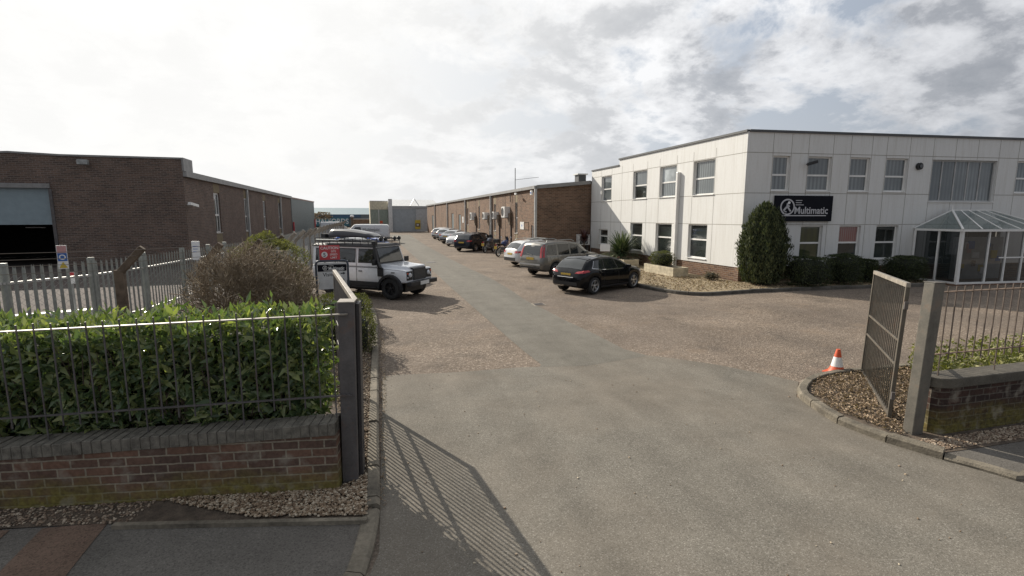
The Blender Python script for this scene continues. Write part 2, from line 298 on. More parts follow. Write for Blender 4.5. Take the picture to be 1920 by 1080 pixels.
# ------------------------------------------------------------ mesh helpers
def tag(o, label=None, cat=None, group=None, kind=None):
    if label: o['label'] = label
    if cat: o['category'] = cat
    if group: o['group'] = group
    if kind: o['kind'] = kind
    return o
def empty(name, loc, label, cat, group=None, rz=0.0, s=1.0):
    o = bpy.data.objects.new(name, None); COL.objects.link(o); o.location = loc; o.rotation_euler = (0, 0, rz); o.scale = (s, s, s)
    o.empty_display_size = .1
    return tag(o, label, cat, group)
class Fr:                                    # a wall frame: u along, w outwards, z up
    def __init__(s, P, d, shear=0.0):
        s.P = Vector((P[0], P[1], P[2] if len(P) > 2 else 0)); s.d = Vector((d[0], d[1], 0)).normalized(); s.n = Vector((s.d.y, -s.d.x, 0)); s.k = shear
    def __call__(s, u, w, z): return s.P+s.d*u+s.n*w+Vector((0, 0, z+s.k*u))
class MB:
    def __init__(s): s.v = []; s.f = []; s.m = []
    def poly(s, pts, mi=0):
        i = len(s.v); s.v += [tuple(p) for p in pts]; s.f.append(tuple(range(i, i+len(pts)))); s.m.append(mi); return s
    def hexa(s, p, mi=0):                    # 8 points: bottom 4 ccw, top 4 ccw
        i = len(s.v); s.v += [tuple(q) for q in p]
        for f in ((3, 2, 1, 0), (4, 5, 6, 7), (0, 1, 5, 4), (1, 2, 6, 5), (2, 3, 7, 6), (3, 0, 4, 7)):
            s.f.append(tuple(i+k for k in f)); s.m.append(mi)
        return s
    def box(s, x0, x1, y0, y1, z0, z1, mi=0, M4=None):
        p = [Vector(q) for q in ((x0, y0, z0), (x1, y0, z0), (x1, y1, z0), (x0, y1, z0), (x0, y0, z1), (x1, y0, z1), (x1, y1, z1), (x0, y1, z1))]
        if M4: p = [M4 @ q for q in p]
        return s.hexa(p, mi)
    def fbox(s, fr, u0, u1, w0, w1, z0, z1, mi=0):
        return s.hexa([fr(u0, w1, z0), fr(u1, w1, z0), fr(u1, w0, z0), fr(u0, w0, z0), fr(u0, w1, z1), fr(u1, w1, z1), fr(u1, w0, z1), fr(u0, w0, z1)], mi)
    def bar(s, a, b, w, h, mi=0, up=(0, 0, 1)):
        a = Vector(a); b = Vector(b); t = (b-a).normalized(); u = Vector(up)
        if abs(t.dot(u)) > .99: u = Vector((0, 1, 0))
        x = t.cross(u).normalized()*w/2; y = x.cross(t).normalized()*h/2
        return s.hexa([a-x-y, a+x-y, a+x+y, a-x+y, b-x-y, b+x-y, b+x+y, b-x+y], mi)
    def tube(s, a, b, r0, r1=None, n=6, mi=0, cap=True):
        r1 = r0 if r1 is None else r1; a = Vector(a); b = Vector(b); t = (b-a).normalized()
        u = Vector((0, 0, 1)) if abs(t.z) < .95 else Vector((1, 0, 0)); x = t.cross(u).normalized(); y = t.cross(x)
        i = len(s.v)
        for c, r in ((a, r0), (b, r1)):
            for k in range(n):
                an = 2*math.pi*k/n; s.v.append(tuple(c+x*r*math.cos(an)+y*r*math.sin(an)))
        for k in range(n):
            s.f.append((i+k, i+(k+1) % n, i+n+(k+1) % n, i+n+k)); s.m.append(mi)
        if cap:
            s.f.append(tuple(i+k for k in range(n))[::-1]); s.m.append(mi); s.f.append(tuple(i+n+k for k in range(n))); s.m.append(mi)
        return s
    def path(s, pts, r, n=6, mi=0):
        for a, b in zip(pts[:-1], pts[1:]): s.tube(a, b, r, r, n, mi)
        return s
    def prism(s, poly, z0, z1, mi=0):
        n = len(poly); i = len(s.v)
        s.v += [(p[0], p[1], z0) for p in poly]+[(p[0], p[1], z1) for p in poly]
        s.f.append(tuple(range(i, i+n))[::-1]); s.f.append(tuple(range(i+n, i+2*n))); s.m += [mi, mi]
        for k in range(n): s.f.append((i+k, i+(k+1) % n, i+n+(k+1) % n, i+n+k)); s.m.append(mi)
        return s
    def lathe(s, prof, n=24, c=(0, 0, 0), axis='z', mi=0, M4=None):
        i = len(s.v); c = Vector(c)
        for r, h in prof:
            for k in range(n):
                a = 2*math.pi*k/n; x, y = r*math.cos(a), r*math.sin(a)
                p = Vector((x, y, h)) if axis == 'z' else Vector((x, h, y)) if axis == 'y' else Vector((h, x, y))
                p = c+p
                s.v.append(tuple(M4 @ p if M4 else p))
        for j in range(len(prof)-1):
            for k in range(n):
                s.f.append((i+j*n+k, i+j*n+(k+1) % n, i+(j+1)*n+(k+1) % n, i+(j+1)*n+k)); s.m.append(mi)
        return s
    def build(s, name, mats, parent=None, smooth=False, sharp=35, bevel=0, world=True, label=None):
        me = bpy.data.meshes.new(name)
        v = s.v
        if parent is not None and world:
            o = parent
            L = Vector((0, 0, 0))
            while o is not None: L += Vector(o.location); o = o.parent
            v = [(p[0]-L.x, p[1]-L.y, p[2]-L.z) for p in v]
        me.from_pydata(v, [], s.f); 
        if not isinstance(mats, (list, tuple)): mats = [mats]
        for m in mats: me.materials.append(m)
        if len(mats) > 1: me.polygons.foreach_set('material_index', s.m)
        me.update()
        if smooth:
            me.polygons.foreach_set('use_smooth', [True]*len(me.polygons))
            if sharp < 180: me.set_sharp_from_angle(angle=R(sharp))
        o = bpy.data.objects.new(name, me); COL.objects.link(o)
        if parent is not None: o.parent = parent
        if bevel:
            bm = o.modifiers.new('bevel', 'BEVEL'); bm.width = bevel; bm.segments = 2; bm.limit_method = 'ANGLE'; bm.angle_limit = R(40)
        if label: o['label'] = label
        return o
def sheet(name, poly, z, mat, kind='structure', label=None, cat=None):
    o = MB().poly([(p[0], p[1], z) for p in poly]).build(name, mat)
    import bmesh
    bm = bmesh.new(); bm.from_mesh(o.data); bmesh.ops.triangulate(bm, faces=bm.faces[:]); bmesh.ops.recalc_face_normals(bm, faces=bm.faces[:])
    if bm.faces and sum(f.normal.z for f in bm.faces) < 0: bmesh.ops.reverse_faces(bm, faces=bm.faces[:])
    bm.to_mesh(o.data); bm.free()
    return tag(o, label, cat, kind=kind)
def text_obj(s, size, mat, parent, origin, right, up, name='lettering', ext=.004, align='LEFT', sx=1.0, bold=0.0):
    c = bpy.data.curves.new('t', 'FONT'); c.body = s; c.size = size; c.extrude = ext; c.align_x = align; c.offset = bold; c.resolution_u = 3
    t = bpy.data.objects.new('t', c); COL.objects.link(t)
    bpy.context.view_layer.update()
    me = bpy.data.meshes.new_from_object(t.evaluated_get(bpy.context.evaluated_depsgraph_get()))
    bpy.data.objects.remove(t); bpy.data.curves.remove(c)
    r = Vector(right).normalized(); u = Vector(up).normalized(); n = r.cross(u)
    L = Vector((0, 0, 0)); o = parent
    while o is not None: L += Vector(o.location); o = o.parent
    m = Matrix(((r.x*sx, u.x, n.x, 0), (r.y*sx, u.y, n.y, 0), (r.z*sx, u.z, n.z, 0), (0, 0, 0, 1)))
    me.transform(Matrix.Translation(Vector(origin)-L) @ m)
    me.materials.clear(); me.materials.append(mat)
    o = bpy.data.objects.new(name, me); COL.objects.link(o); o.parent = parent; return o
def bigmesh(name, verts, faces, mat, parent=None, smooth=False):
    """verts (n,3) array, faces (m,k) array"""
    me = bpy.data.meshes.new(name); nv = len(verts); nf, k = faces.shape
    me.vertices.add(nv); me.vertices.foreach_set('co', verts.astype(np.float32).ravel())
    me.loops.add(nf*k); me.loops.foreach_set('vertex_index', faces.astype(np.int32).ravel())
    me.polygons.add(nf); me.polygons.foreach_set('loop_start', np.arange(0, nf*k, k, dtype=np.int32)); 
    me.materials.append(mat); me.update(calc_edges=True)
    if smooth: me.polygons.foreach_set('use_smooth', [True]*nf)
    me.validate()
    o = bpy.data.objects.new(name, me); COL.objects.link(o)
    if parent is not None: o.parent = parent
    return o
def leaves(P, D, U, L, Wd, fold=.25):
    """P base points, D leaf direction, U leaf normal-ish, lengths, widths -> verts, quads (2 quads per leaf, folded on the midrib)"""
    D = D/np.linalg.norm(D, axis=1, keepdims=True); X = np.cross(D, U); X /= np.linalg.norm(X, axis=1, keepdims=True)+1e-9; Nn = np.cross(X, D)
    L = L[:, None]; Wd = Wd[:, None]; n = len(P)
    tip = P+D*L-Nn*L*.12
    a = P+D*L*.42+X*Wd*.5+Nn*Wd*fold; b = P+D*L*.42-X*Wd*.5+Nn*Wd*fold
    v = np.stack([P, a, tip, b], 1).reshape(-1, 3)
    i = np.arange(n)*4
    f = np.concatenate([np.stack([i, i+1, i+2], 1), np.stack([i, i+2, i+3], 1)], 0)
    return v, f
def rdir(n, bias=(0, 0, 0), amt=1.0):
    d = rng.normal(size=(n, 3)); d /= np.linalg.norm(d, axis=1, keepdims=True); d = d*amt+np.array(bias); return d
def ico(n=1):
    import bmesh
    bm = bmesh.new(); bmesh.ops.create_icosphere(bm, subdivisions=n, radius=1)
    v = np.array([x.co[:] for x in bm.verts]); f = np.array([[q.index for q in p.verts] for p in bm.faces]); bm.free(); return v, f
ICO1 = ico(1); ICO2 = ico(2); ICO3 = ico(3)
def stones(name, P, size, mat, kind, label, cat, flat=.6):
    n = len(P); bv, bf = ICO1
    sc = size[:, None, None]*rng.uniform(.6, 1.25, (n, 1, 3)); sc[:, :, 2] *= flat
    a = rng.uniform(0, 6.28, n); ca, sa = np.cos(a), np.sin(a)
    v = bv[None]*sc*(1+rng.normal(0, .12, (n, len(bv), 1)))
    vx = v[:, :, 0]*ca[:, None]-v[:, :, 1]*sa[:, None]; vy = v[:, :, 0]*sa[:, None]+v[:, :, 1]*ca[:, None]
    v = np.stack([vx, vy, v[:, :, 2]], 2)+P[:, None]
    f = (bf[None]+(np.arange(n)*len(bv))[:, None, None]).reshape(-1, 3)
    return tag(bigmesh(name, v.reshape(-1, 3), f, mat, smooth=True), label, cat, kind=kind)
def inpoly(poly, n):
    poly = np.array(poly); lo = poly.min(0); hi = poly.max(0); out = []
    while sum(map(len, out)) < n:
        p = rng.uniform(lo, hi, (n*2, 2)); c = np.zeros(len(p), bool); j = len(poly)-1
        for i in range(len(poly)):
            xi, yi = poly[i]; xj, yj = poly[j]
            c ^= ((yi > p[:, 1]) != (yj > p[:, 1])) & (p[:, 0] < (xj-xi)*(p[:, 1]-yi)/(yj-yi+1e-12)+xi); j = i
        out.append(p[c])
    return np.concatenate(out)[:n]
def P3(p2, z): return np.concatenate([p2, np.full((len(p2), 1), z)], 1)
def litter(name, poly, n, mat, z=.01, s=.035, label=None, cat=None):
    p = P3(inpoly(poly, n), z); p[:, 2] += rng.uniform(0, .03, n)
    d = rdir(n, (0, 0, 0)); d[:, 2] *= .3; u = rdir(n, (0, 0, 1.6))
    v, f = leaves(p, d, u, rng.uniform(.5, 1.6, n)*s, rng.uniform(.4, .8, n)*s, .3)
    return tag(bigmesh(name, v, f, mat), label, cat, kind='stuff')
# ============================================================ GROUND
sheet('ground', [(-400, -100), (400, -100), (400, 700), (-400, 700)], -.16, M['soil'])
sheet('car_park', [(-2.7, 2), (45, 2), (45, 16), (16, 20), (15, 33), (11.2, 33), (11.2, 97), (1, 112), (-2.7, 112)], 0.0, M['chips'])
L_edge = [(730, 440), (761, 467), (787, 490), (814, 510), (842, 536), (877, 567), (916, 601), (960, 640), (985, 661), (1002, 674), (1015, 684), (1012, 688)]
F_edge = [(975, 689), (900, 695), (860, 698), (800, 701), (745, 703), (717, 707)]
R_edge = [(1497, 716), (1437, 703), (1350, 685), (1262, 672), (1210, 666), (1170, 655), (1116, 627), (1060, 601), (1026, 583), (985, 563), (955, 542), (920, 522), (883, 505), (843, 485), (796, 459), (769, 440)]
poly = [G2(*p) for p in L_edge+F_edge]+[(.02, 4.0), (-.3, 3.0), (-1.2, 1.0), (-14, -1), (-14, -12), (14, -12), (14, 1.5), G2(1920, 906), G2(1768, 863), G2(1608, 810), G2(1493, 744)]+[G2(*p) for p in R_edge]
# the narrow reinstated strip and the entrance apron are separate surfacings
ns = len(L_edge)
strip = [G2(*p) for p in L_edge]+[G2(1100, 686), G2(1212, 668)]+[G2(*p) for p in R_edge[4:]]
sheet('asphalt_strip', strip, .0055, M['strip'])
sheet('entrance_apron', poly, .004, M['asphalt'])
sheet('warehouse_yard', [(-60, 5.5), (-5.9, 9), (-5.6, 13), (-5.2, 18), (-4.0, 24), (-2.9, 34), (-2.9, 120), (-60, 120)], -.02, M['yard'])
# faint worn parking bay lines
def bay(a, b, w=.1, z=.0065):
    A = G(*a); B = G(*b); d = (B-A).normalized(); n = Vector((-d.y, d.x, 0))*w/2
    return [A+n, B+n, B-n, A-n]
mb = MB()
for a, b in (((925, 507), (975, 524)), ((1050, 545), (1140, 590)), ((1225, 557), (1250, 566)), ((1395, 552), (1560, 588)), ((1290, 566), (1360, 592)), ((1310, 600), (1330, 590)), ((1330, 590), (1480, 586)), ((1480, 586), (1640, 575)), ((1370, 592), (1480, 640)), ((760, 600), (812, 660)), ((812, 660), (850, 692)), ((905, 466), (925, 474)), ((690, 600), (730, 612)), ((1700, 600), (1920, 594))):
    mb.poly([(p.x, p.y, .006) for p in bay(a, b)])
tag(mb.build('bay_markings', M['line']), kind='structure')
# manhole / drain covers
for px, nm, lb in (((1010, 571), 'drain_cover', 'small dark iron drain cover in the brown surface beside the grey asphalt strip'),):
    c = G(*px); e = empty(nm, c, lb, 'drain cover'); m = MB().box(c.x-.2, c.x+.2, c.y-.2, c.y+.2, .003, .012); m.build('frame', M['concrete'], e, bevel=.003)
    m = MB()
    for k in range(5): m.box(c.x-.16, c.x+.16, c.y-.15+.065*k, c.y-.12+.065*k, .012, .018)
    m.build('grate', M['iron'], e)
c = G(808, 492); e = empty('manhole_cover', c, 'round iron manhole cover in the asphalt strip far past the off-roader', 'manhole cover')
MB().lathe([(0, .02), (.3, .02), (.33, .012), (.33, .008)], 24, (c.x, c.y, 0)).build('lid', M['iron'], e)

# kerbs: a row of blocks following a line
def kerb(name, pts, w=.13, h=.11, seg=.9, mat=None, side=1):
    pts = [Vector((p[0], p[1], 0)) for p in pts]; mb = MB()
    acc = [0]
    for a, b in zip(pts[:-1], pts[1:]): acc.append(acc[-1]+(b-a).length)
    def at(s):
        for i in range(len(acc)-1):
            if s <= acc[i+1] or i == len(acc)-2:
                t = (s-acc[i])/(acc[i+1]-acc[i]); return pts[i].lerp(pts[i+1], t), (pts[i+1]-pts[i]).normalized()
    s = 0
    while s < acc[-1]-.05:
        e = min(acc[-1], s+seg); k = max(1, int((e-s)/.3)); prev = None; hh = h+random.uniform(-.012, .012)
        for j in range(k+1):
            q, d = at(s+.008+(e-s-.016)*j/k); n = Vector((-d.y, d.x, 0))*side
            ring = [q, q+Vector((0, 0, hh-.025))+n*.003, q+Vector((0, 0, hh))+n*.03, q+n*(w-.012)+Vector((0, 0, hh)), q+n*w+Vector((0, 0, hh-.012)), q+n*w]
            i = len(mb.v); mb.v += [tuple(p-Vector((0, 0, .15 if m in (0, 5) else 0))) for m, p in enumerate(ring)]
            if prev is None: mb.f.append(tuple(range(i, i+6))[::-1]); mb.m.append(0)
            else:
                for m in range(6): mb.f.append((prev+m, prev+(m+1) % 6, i+(m+1) % 6, i+m)); mb.m.append(0)
            if j == k: mb.f.append(tuple(range(i, i+6))); mb.m.append(0)
            prev = i
        s = e
    import bmesh
    o = mb.build(name, mat or M['kerb']); bm = bmesh.new(); bm.from_mesh(o.data); bmesh.ops.recalc_face_normals(bm, faces=bm.faces[:]); bm.to_mesh(o.data); bm.free()
    return tag(o, kind='structure')
kl = [G2(*p) for p in ((610, 551), (640, 557), (667, 563), (684, 569), (698, 577), (706, 590), (709, 612), (710, 660), (710, 710), (711, 780), (711, 830), (712.6, 893), (713.5, 960))]
kl2 = [G2(713.5, 962), G2(711, 985), G2(704, 1022), G2(690, 1078), (-.32, 3.2), (-.9, 2.3), (-1.8, 1.9), (-12, 1.9)]
kerb('kerb', kl, .13, .1, .62, side=-1); kerb('kerb', kl2, .16, .07, .9, side=-1)
kr = [G2(*p) for p in ((1740, 687), (1695, 690), (1610, 699), (1577, 700), (1546, 704), (1520, 712), (1504, 720), (1494, 732), (1493, 744), (1510, 757), (1559, 791), (1608, 811), (1691, 842), (1768, 863))]
kerb('kerb', kr, .14, .1, .62, side=1)
kr2 = [G2(1768, 864), G2(1823, 878), G2(1920, 907), (9.5, 3.1), (14, 2.6)]
kerb('kerb', kr2, .16, .06, .9, side=1)
kw = [(10.95, 33), (10.95, 22), (10.6, 18.5), (10.42, 17.3), (10.6, 16.2), (10.85, 15.5), (11.2, 15.02), (11.8, 14.85), (13.5, 15.0), (15.9, 14.9), (18.8, 14.65), (22.6, 14.3)]
kerb('kerb', kw, .14, .13, .9, M['kerbdark'], side=1)

# pavements
wd = Vector((-.34+3.40, 5.0-5.56, 0)).normalized()      # the left boundary wall runs this way
WL = Fr((-3.40, 5.56, 0), (wd.x, wd.y), .0)
foot = [G2(697, 981), G2(450, 987), G2(210, 992), G2(80, 996), G2(0, 1003), (-6.5, 5.35), (-12, 6), (-12, 2.0), (-1.7, 2.0), (-.9, 2.45), (-.36, 3.25), G2(684, 1060), G2(697, 1000)]
sheet('pavement', foot, .05, M['foot'])
tact = [G2(80.6, 995.6), G2(203.5, 984.5), G2(128, 1080), G2(60, 1180), G2(-80, 1180), G2(3.7, 1074)]
sheet('red_paving', [(p[0]*.99, p[1]*.99) for p in tact], .056, M['tact'])
sheet('red_paving', [(p[0]*.99, p[1]*.99) for p in (G2(-80, 1003), G2(19, 999), G2(-70, 1078), G2(-200, 1078))], .056, M['tact'])
sheet('bed_ground', [G2(697, 981), G2(210, 992), G2(0, 1003), (-6.5, 5.35), (-12, 6), (-12, 7.2), (-6.4, 9.3), (-5.8, 12.5), (-5.3, 17), (-4.3, 23), (-3.2, 24), (-2.9, 21.5), (-1.5, 19.5)]+[(p[0]-.08, p[1]) for p in kl], .06, M['soil'])
mb = MB(); mb.bar(G(213, 990, .05), G(688, 980, .05), .05, .08); tag(mb.build('kerb', M['kerb']), kind='structure')
fr_ = [G2(1768, 857), G2(1823, 872), G2(1920, 897), (9.5, 3.3), (14, 2.8), (14, 3.7), (9, 3.75), G2(1850, 845)]
sheet('pavement', fr_, .05, M['foot'])
bedr = [(p[0]+.0, p[1]) for p in [G2(1740, 684), G2(1695, 687), G2(1610, 696), G2(1546, 706), G2(1517, 722), G2(1514, 746), G2(1563, 780), G2(1610, 801), G2(1687, 827), G2(1768, 857)]]+[G2(1850, 845), (9, 3.75), (14, 3.7), (14, 6.7)]
sheet('bed_ground', bedr, .055, M['soil'])
bedw = [(p[0]+.1, p[1]+.08) for p in kw]+[(22.8, 16.5), (15.0, 17.3), (15.1, 33)]
sheet('bed_ground', bedw, .09, M['beddry'])
# loose stuff
p = P3(inpoly([G2(690, 978), G2(480, 984), G2(300, 950), G2(640, 925), G2(690, 900)], 3600), .07); p[:, 2] += rng.uniform(0, .02, len(p))
stones('gravel', p, rng.uniform(.007, .02, len(p)), M['stone'], 'stuff', 'loose brown and cream pebbles between the left brick wall and the pavement', 'gravel')
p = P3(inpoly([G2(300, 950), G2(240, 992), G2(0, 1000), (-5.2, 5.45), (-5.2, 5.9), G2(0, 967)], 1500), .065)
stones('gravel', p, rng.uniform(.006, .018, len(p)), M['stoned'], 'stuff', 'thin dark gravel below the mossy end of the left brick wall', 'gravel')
p = P3(inpoly([G2(650, 905), G2(694, 960), G2(694, 700), G2(694, 600), G2(620, 640)], 3200), .07); p[:, 2] += rng.uniform(0, .02, len(p))
stones('gravel', p, rng.uniform(.008, .02, len(p)), M['stone'], 'stuff', 'brown gravel mulch between the grey gate post and the kerb', 'gravel')
litter('leaf_litter', [(-.3, 5.4), (.0, 5.4), (.1, 9), (.15, 14), (-.4, 16.5), (-1.6, 17.5), (-3, 12), (-2, 8)], 4200, M['litter'], .07, .035, 'dry leaf litter over the bed with the clipped shrubs', 'leaf litter')
litter('leaf_litter', [G2(714, 600), G2(722, 650), G2(724, 800), G2(722, 960), G2(713, 960), G2(711, 800), G2(711, 650)], 600, M['litter'], .01, .025, 'scattered dead leaves in the gutter along the left kerb', 'leaf litter')
litter('leaf_litter', [G2(1720, 690), G2(1610, 700), G2(1530, 718), G2(1520, 744), G2(1565, 778), G2(1690, 824), G2(1720, 815)], 5200, M['litter'], .065, .04, 'thick brown bark mulch around the open right gate', 'mulch')
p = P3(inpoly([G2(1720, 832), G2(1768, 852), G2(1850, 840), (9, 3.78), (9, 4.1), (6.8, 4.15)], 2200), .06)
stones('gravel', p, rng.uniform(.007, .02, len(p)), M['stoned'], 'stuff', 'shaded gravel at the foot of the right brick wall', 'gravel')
litter('leaf_litter', [(11.1, 15.3), (15.2, 15.2), (22, 14.7), (22, 16), (15, 17), (13, 24), (11.3, 24), (10.8, 17)], 4200, M['litter'], .1, .07, 'dry leaves and bark over the bed beside the white office', 'leaf litter')
p = P3(rng.uniform((.1, 2.5), (7, 9), (130, 2)), .008)
stones('grit', p, rng.uniform(.004, .014, len(p)), M['stone'], 'stuff', 'stray pebbles lying on the entrance asphalt', 'grit')

# ============================================================ LEFT BOUNDARY
base = WL(3.1, 0, 0)
e = empty('brick_wall', base, 'low mossy red brick wall with dark brick-on-edge coping left of the entrance', 'wall')
LW = 3.11; D0 = -.26
m = MB(); pts = []
fr = Fr((-3.40, 5.56, 0), (wd.x, wd.y), .033)
m.hexa([fr(-5, 0, .165), fr(LW, 0, -.10), fr(LW, -.24, -.10), fr(-5, -.24, .165), fr(-5, 0, .55), fr(LW, 0, .55), fr(LW, -.24, .55), fr(-5, -.24, .55)])
m.build('wall', M['brick_l'], e)
m = MB(); u = -5
while u < LW-.05:
    u1 = min(u+.078, LW-.003); j = random.uniform(-.003, .004)
    m.fbox(fr, u+.0, u1-.002, -.262+j, .012+j, .5505, .674+j*1.5); u += .0865
m.build('coping', simple('coping_engineering_brick', (.15, .137, .112), .8, var=.45, vs=14, kind='P', bs=.6, bscale=70), e, bevel=.006)
MB().fbox(fr, -5, LW-.005, -.255, .004, .551, .664).build('mortar', simple('coping_mortar', (.2, .185, .155), .95, kind='P'), e)
# railing on the wall
e = empty('metal_railing', fr(0, -.12, .67), 'slim grey vertical-bar railing above the left brick wall in front of the laurel hedge', 'railing')
m = MB()
m.fbox(fr, -5, LW+.14, -.14, -.10, 1.735, 1.747); m.build('top_rail', M['topiron'], e)
m = MB(); m.fbox(fr, -5, LW+.14, -.135, -.105, .905, .917); m.build('bottom_rail', M['iron'], e)
m = MB(); u = -4.95; k = 0
while u < LW:
    m.tube(fr(u, -.12, .80 if k % 6 else .665), fr(u+random.uniform(-.004, .004), -.12, 1.80+random.uniform(-.006, .01)), .0075, n=6); u += .149; k += 1
tag(m.build('bars', M['iron'], e, smooth=True))
# gate post left
gp = G(650, 917)
e = empty('gate_post', gp, 'tall dark grey square steel gate post at the end of the mossy left wall', 'gate post')
d = Vector((1, -.1, 0)).normalized(); fp = Fr(G(641, 917), (d.x, d.y))
m = MB(); m.fbox(fp, .01, .165, -.2, 0, -.1, 1.955); m.build('post', M['iron'], e, bevel=.006)
m = MB(); m.fbox(fp, .17, .205, -.30, -.10, .02, 1.93); m.build('hinge_stile', simple('dark_stile', (.05, .045, .045), .6), e, bevel=.004)
MB().fbox(fp, .006, .169, -.204, .004, 1.9555, 1.967).build('cap', M['topiron'], e); e.rotation_euler = (0, R(1.1), 0)
# gates
def gate(name, A, B, h, label, matf, mats_bar, n, mids, t=.045):
    A = Vector(A); B = Vector(B); e = empty(name, A, label, 'gate')
    f = Fr(A, (B-A).to_2d()); L = (B-A).length
    m = MB(); m.fbox(f, 0, .06, -t/2, t/2, .05, h-.061); m.fbox(f, L-.06, L, -t/2, t/2, -.0, h-.061)
    m.fbox(f, .06, L-.06, -t/2, t/2, .10, .15)
    for z in mids: m.fbox(f, .06, L-.06, -.016, .016, z, z+.03)
    m.build('frame', matf, e, bevel=.003)
    MB().fbox(f, -.003, L+.003, -t/2-.003, t/2+.003, h-.06, h).build('top_rail', M['topiron'], e, bevel=.003)
    m = MB()
    for k in range(n):
        u = .06+(L-.12)*(k+.5)/n; m.tube(f(u, 0, .15), f(u, 0, h-.06), .0095, n=5, cap=False)
    m.build('bars', mats_bar, e)
    for z in (.35, h-.35): m = MB(); m.fbox(f, -.05, 0, -.02, .02, z, z+.1); m.build('hinge', M['iron'], e)
    return e
gate('entrance_gate', (-.11, 5.33, 0), (-.47, 8.41, 0), 1.96, 'open dark steel gate swung back along the left kerb, seen almost edge-on', M['iron'], M['iron'], 23, (.80, 1.12))
ga = G(1666, 794); gb = G(1615, 701)
gh = HT(1703, 526, ga.x, ga.y)
gate('entrance_gate', ga, gb, HT(1640, 500, gb.x, gb.y), 'open steel bar gate standing on the mulch island beside the traffic cone', M['gatedark'], M['gatedark'], 20, (.80, 1.13)).rotation_euler = (0, R(2.4), 0)
pr = G(1709, 824)
ph = HT(1755, 532, pr.x+.02, pr.y+.0)
e = empty('gate_post', pr, 'thick grey steel gate post at the corner of the right brick wall', 'gate post')
bl = G(1686, 817); fp = Fr(pr, (.99, -.06)); dpp = (bl-pr).length
m = MB(); m.fbox(fp, 0, .17, -dpp, 0, -.1, ph); m.build('post', M['gatepaint'], e, bevel=.008)
MB().fbox(fp, -.005, .175, -dpp-.005, .005, ph+.0005, ph+.012).build('cap', M['gatepaint'], e)
e.rotation_euler = (0, R(2.4), 0)

# right boundary wall
RW = (7.0, 4.22); f = Fr(RW, (.998, -.03)); zc = HT(1755, 705, 7.0, 4.2)
e = empty('brick_wall', (7.3, 4.2, 0), 'low red brick wall, darkened for shade, with smooth stone coping right of the entrance', 'wall')
m = MB()
out = [f(0, 0, 0), f(7, 0, 0), f(7, -.24, 0), f(-.02, -.24, 0), f(-.14, -.2, 0), f(-.16, -.1, 0), f(-.1, -.02, 0)]
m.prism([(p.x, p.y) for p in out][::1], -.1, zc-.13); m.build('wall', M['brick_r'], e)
out = [f(-.02, .025, 0), f(7, .025, 0), f(7, -.285, 0), f(-.04, -.285, 0), f(-.18, -.22, 0), f(-.2, -.1, 0), f(-.13, -.02, 0)]
m = MB(); m.prism([(p.x, p.y) for p in out], zc-.129, zc); m.build('coping', simple('stone_coping_shaded', (.095, .085, .068), .85, var=.35, vs=5, kind='P', bs=.6, bscale=70), e, bevel=.012)  # coping colour darkened to carry the shade on this side
mid = f(.3, -.12, 0)
zt = HT(1800, 543, mid.x, mid.y); zb = HT(1800, 659, mid.x, mid.y)
e = empty('metal_railing', f(.3, -.12, zc), 'rusty vertical-bar railing on top of the right brick wall', 'railing')
m = MB(); m.fbox(f, -.14, 7, -.145, -.105, zt-.012, zt); m.build('top_rail', simple('rusty_rail', (.2, .14, .1), .7, var=.3, vs=9), e)
m = MB(); m.fbox(f, -.14, 7, -.14, -.11, zb-.012, zb); m.build('bottom_rail', simple('rusty_rail_low', (.17, .115, .085), .7, var=.3, vs=9), e)
m = MB(); u = -.05; k = 0
while u < 7:
    m.tube(f(u, -.125, zb-.09 if k % 7 else zc-.005), f(u, -.125, zt+.06), .009, n=6); u += .142; k += 1
m.build('bars', simple('rusty_bars', (.13, .1, .08), .65, var=.3, vs=9), e, smooth=True)

# ------------------------------------------------------------ plants
def core_blob(c, r, name, parent, mat=None, n=2):
    v = np.array(ICO3[0])*np.array(r)+np.array(c)-np.array(parent.location)
    return bigmesh(name, v, ICO3[1], mat or M['core'], parent, True)
def shrub(name, c, r, n, L, mat, label, cat, box=0.0, seed=0, lump=.08, coref=.86, group=None, zbase=.06, upb=.35, ratio=.5):
    """clipped or loose shrub: leaf faces through the outer shell of a lumpy (super)ellipsoid"""
    e = empty(name, (c[0], c[1], zbase), label, cat, group)
    d = rdir(n); d[:, 2] = np.where(d[:, 2] < -.75, -d[:, 2], d[:, 2])
    if box:
        k = np.max(np.abs(d), axis=1, keepdims=True); dd = d/(k**box)
    else: dd = d
    ph_ = rng.uniform(0, 6, 6)
    lum = 1+lump*(np.sin(d[:, 0]*7+ph_[0])*np.sin(d[:, 1]*6+ph_[1])+.7*np.sin(d[:, 2]*9+ph_[2]+d[:, 0]*4))
    rad = rng.uniform(.80, 1.0, n)**.6*lum
    P = dd*rad[:, None]*np.array(r)+np.array((0, 0, r[2]*.96))
    P[:, 2] = np.maximum(P[:, 2], .02)
    D = d+rdir(n, (0, 0, upb), .8); U = d+rdir(n)*.6
    v, f_ = leaves(P, D, U, rng.uniform(.7, 1.3, n)*L, rng.uniform(.8, 1.2, n)*L*ratio)
    bigmesh('foliage', v, f_, mat, e)
    b = np.array(ICO3[0]); 
    if box: b = b/(np.max(np.abs(b), axis=1, keepdims=True)**box)
    l2 = 1+lump*(np.sin(b[:, 0]*7+ph_[0])*np.sin(b[:, 1]*6+ph_[1]))
    bv = b*l2[:, None]*np.array(r)*coref*.93+np.array((0, 0, r[2]*.96)); bv[:, 2] = np.maximum(bv[:, 2], 0.0)
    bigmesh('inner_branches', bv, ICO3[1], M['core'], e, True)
    return e
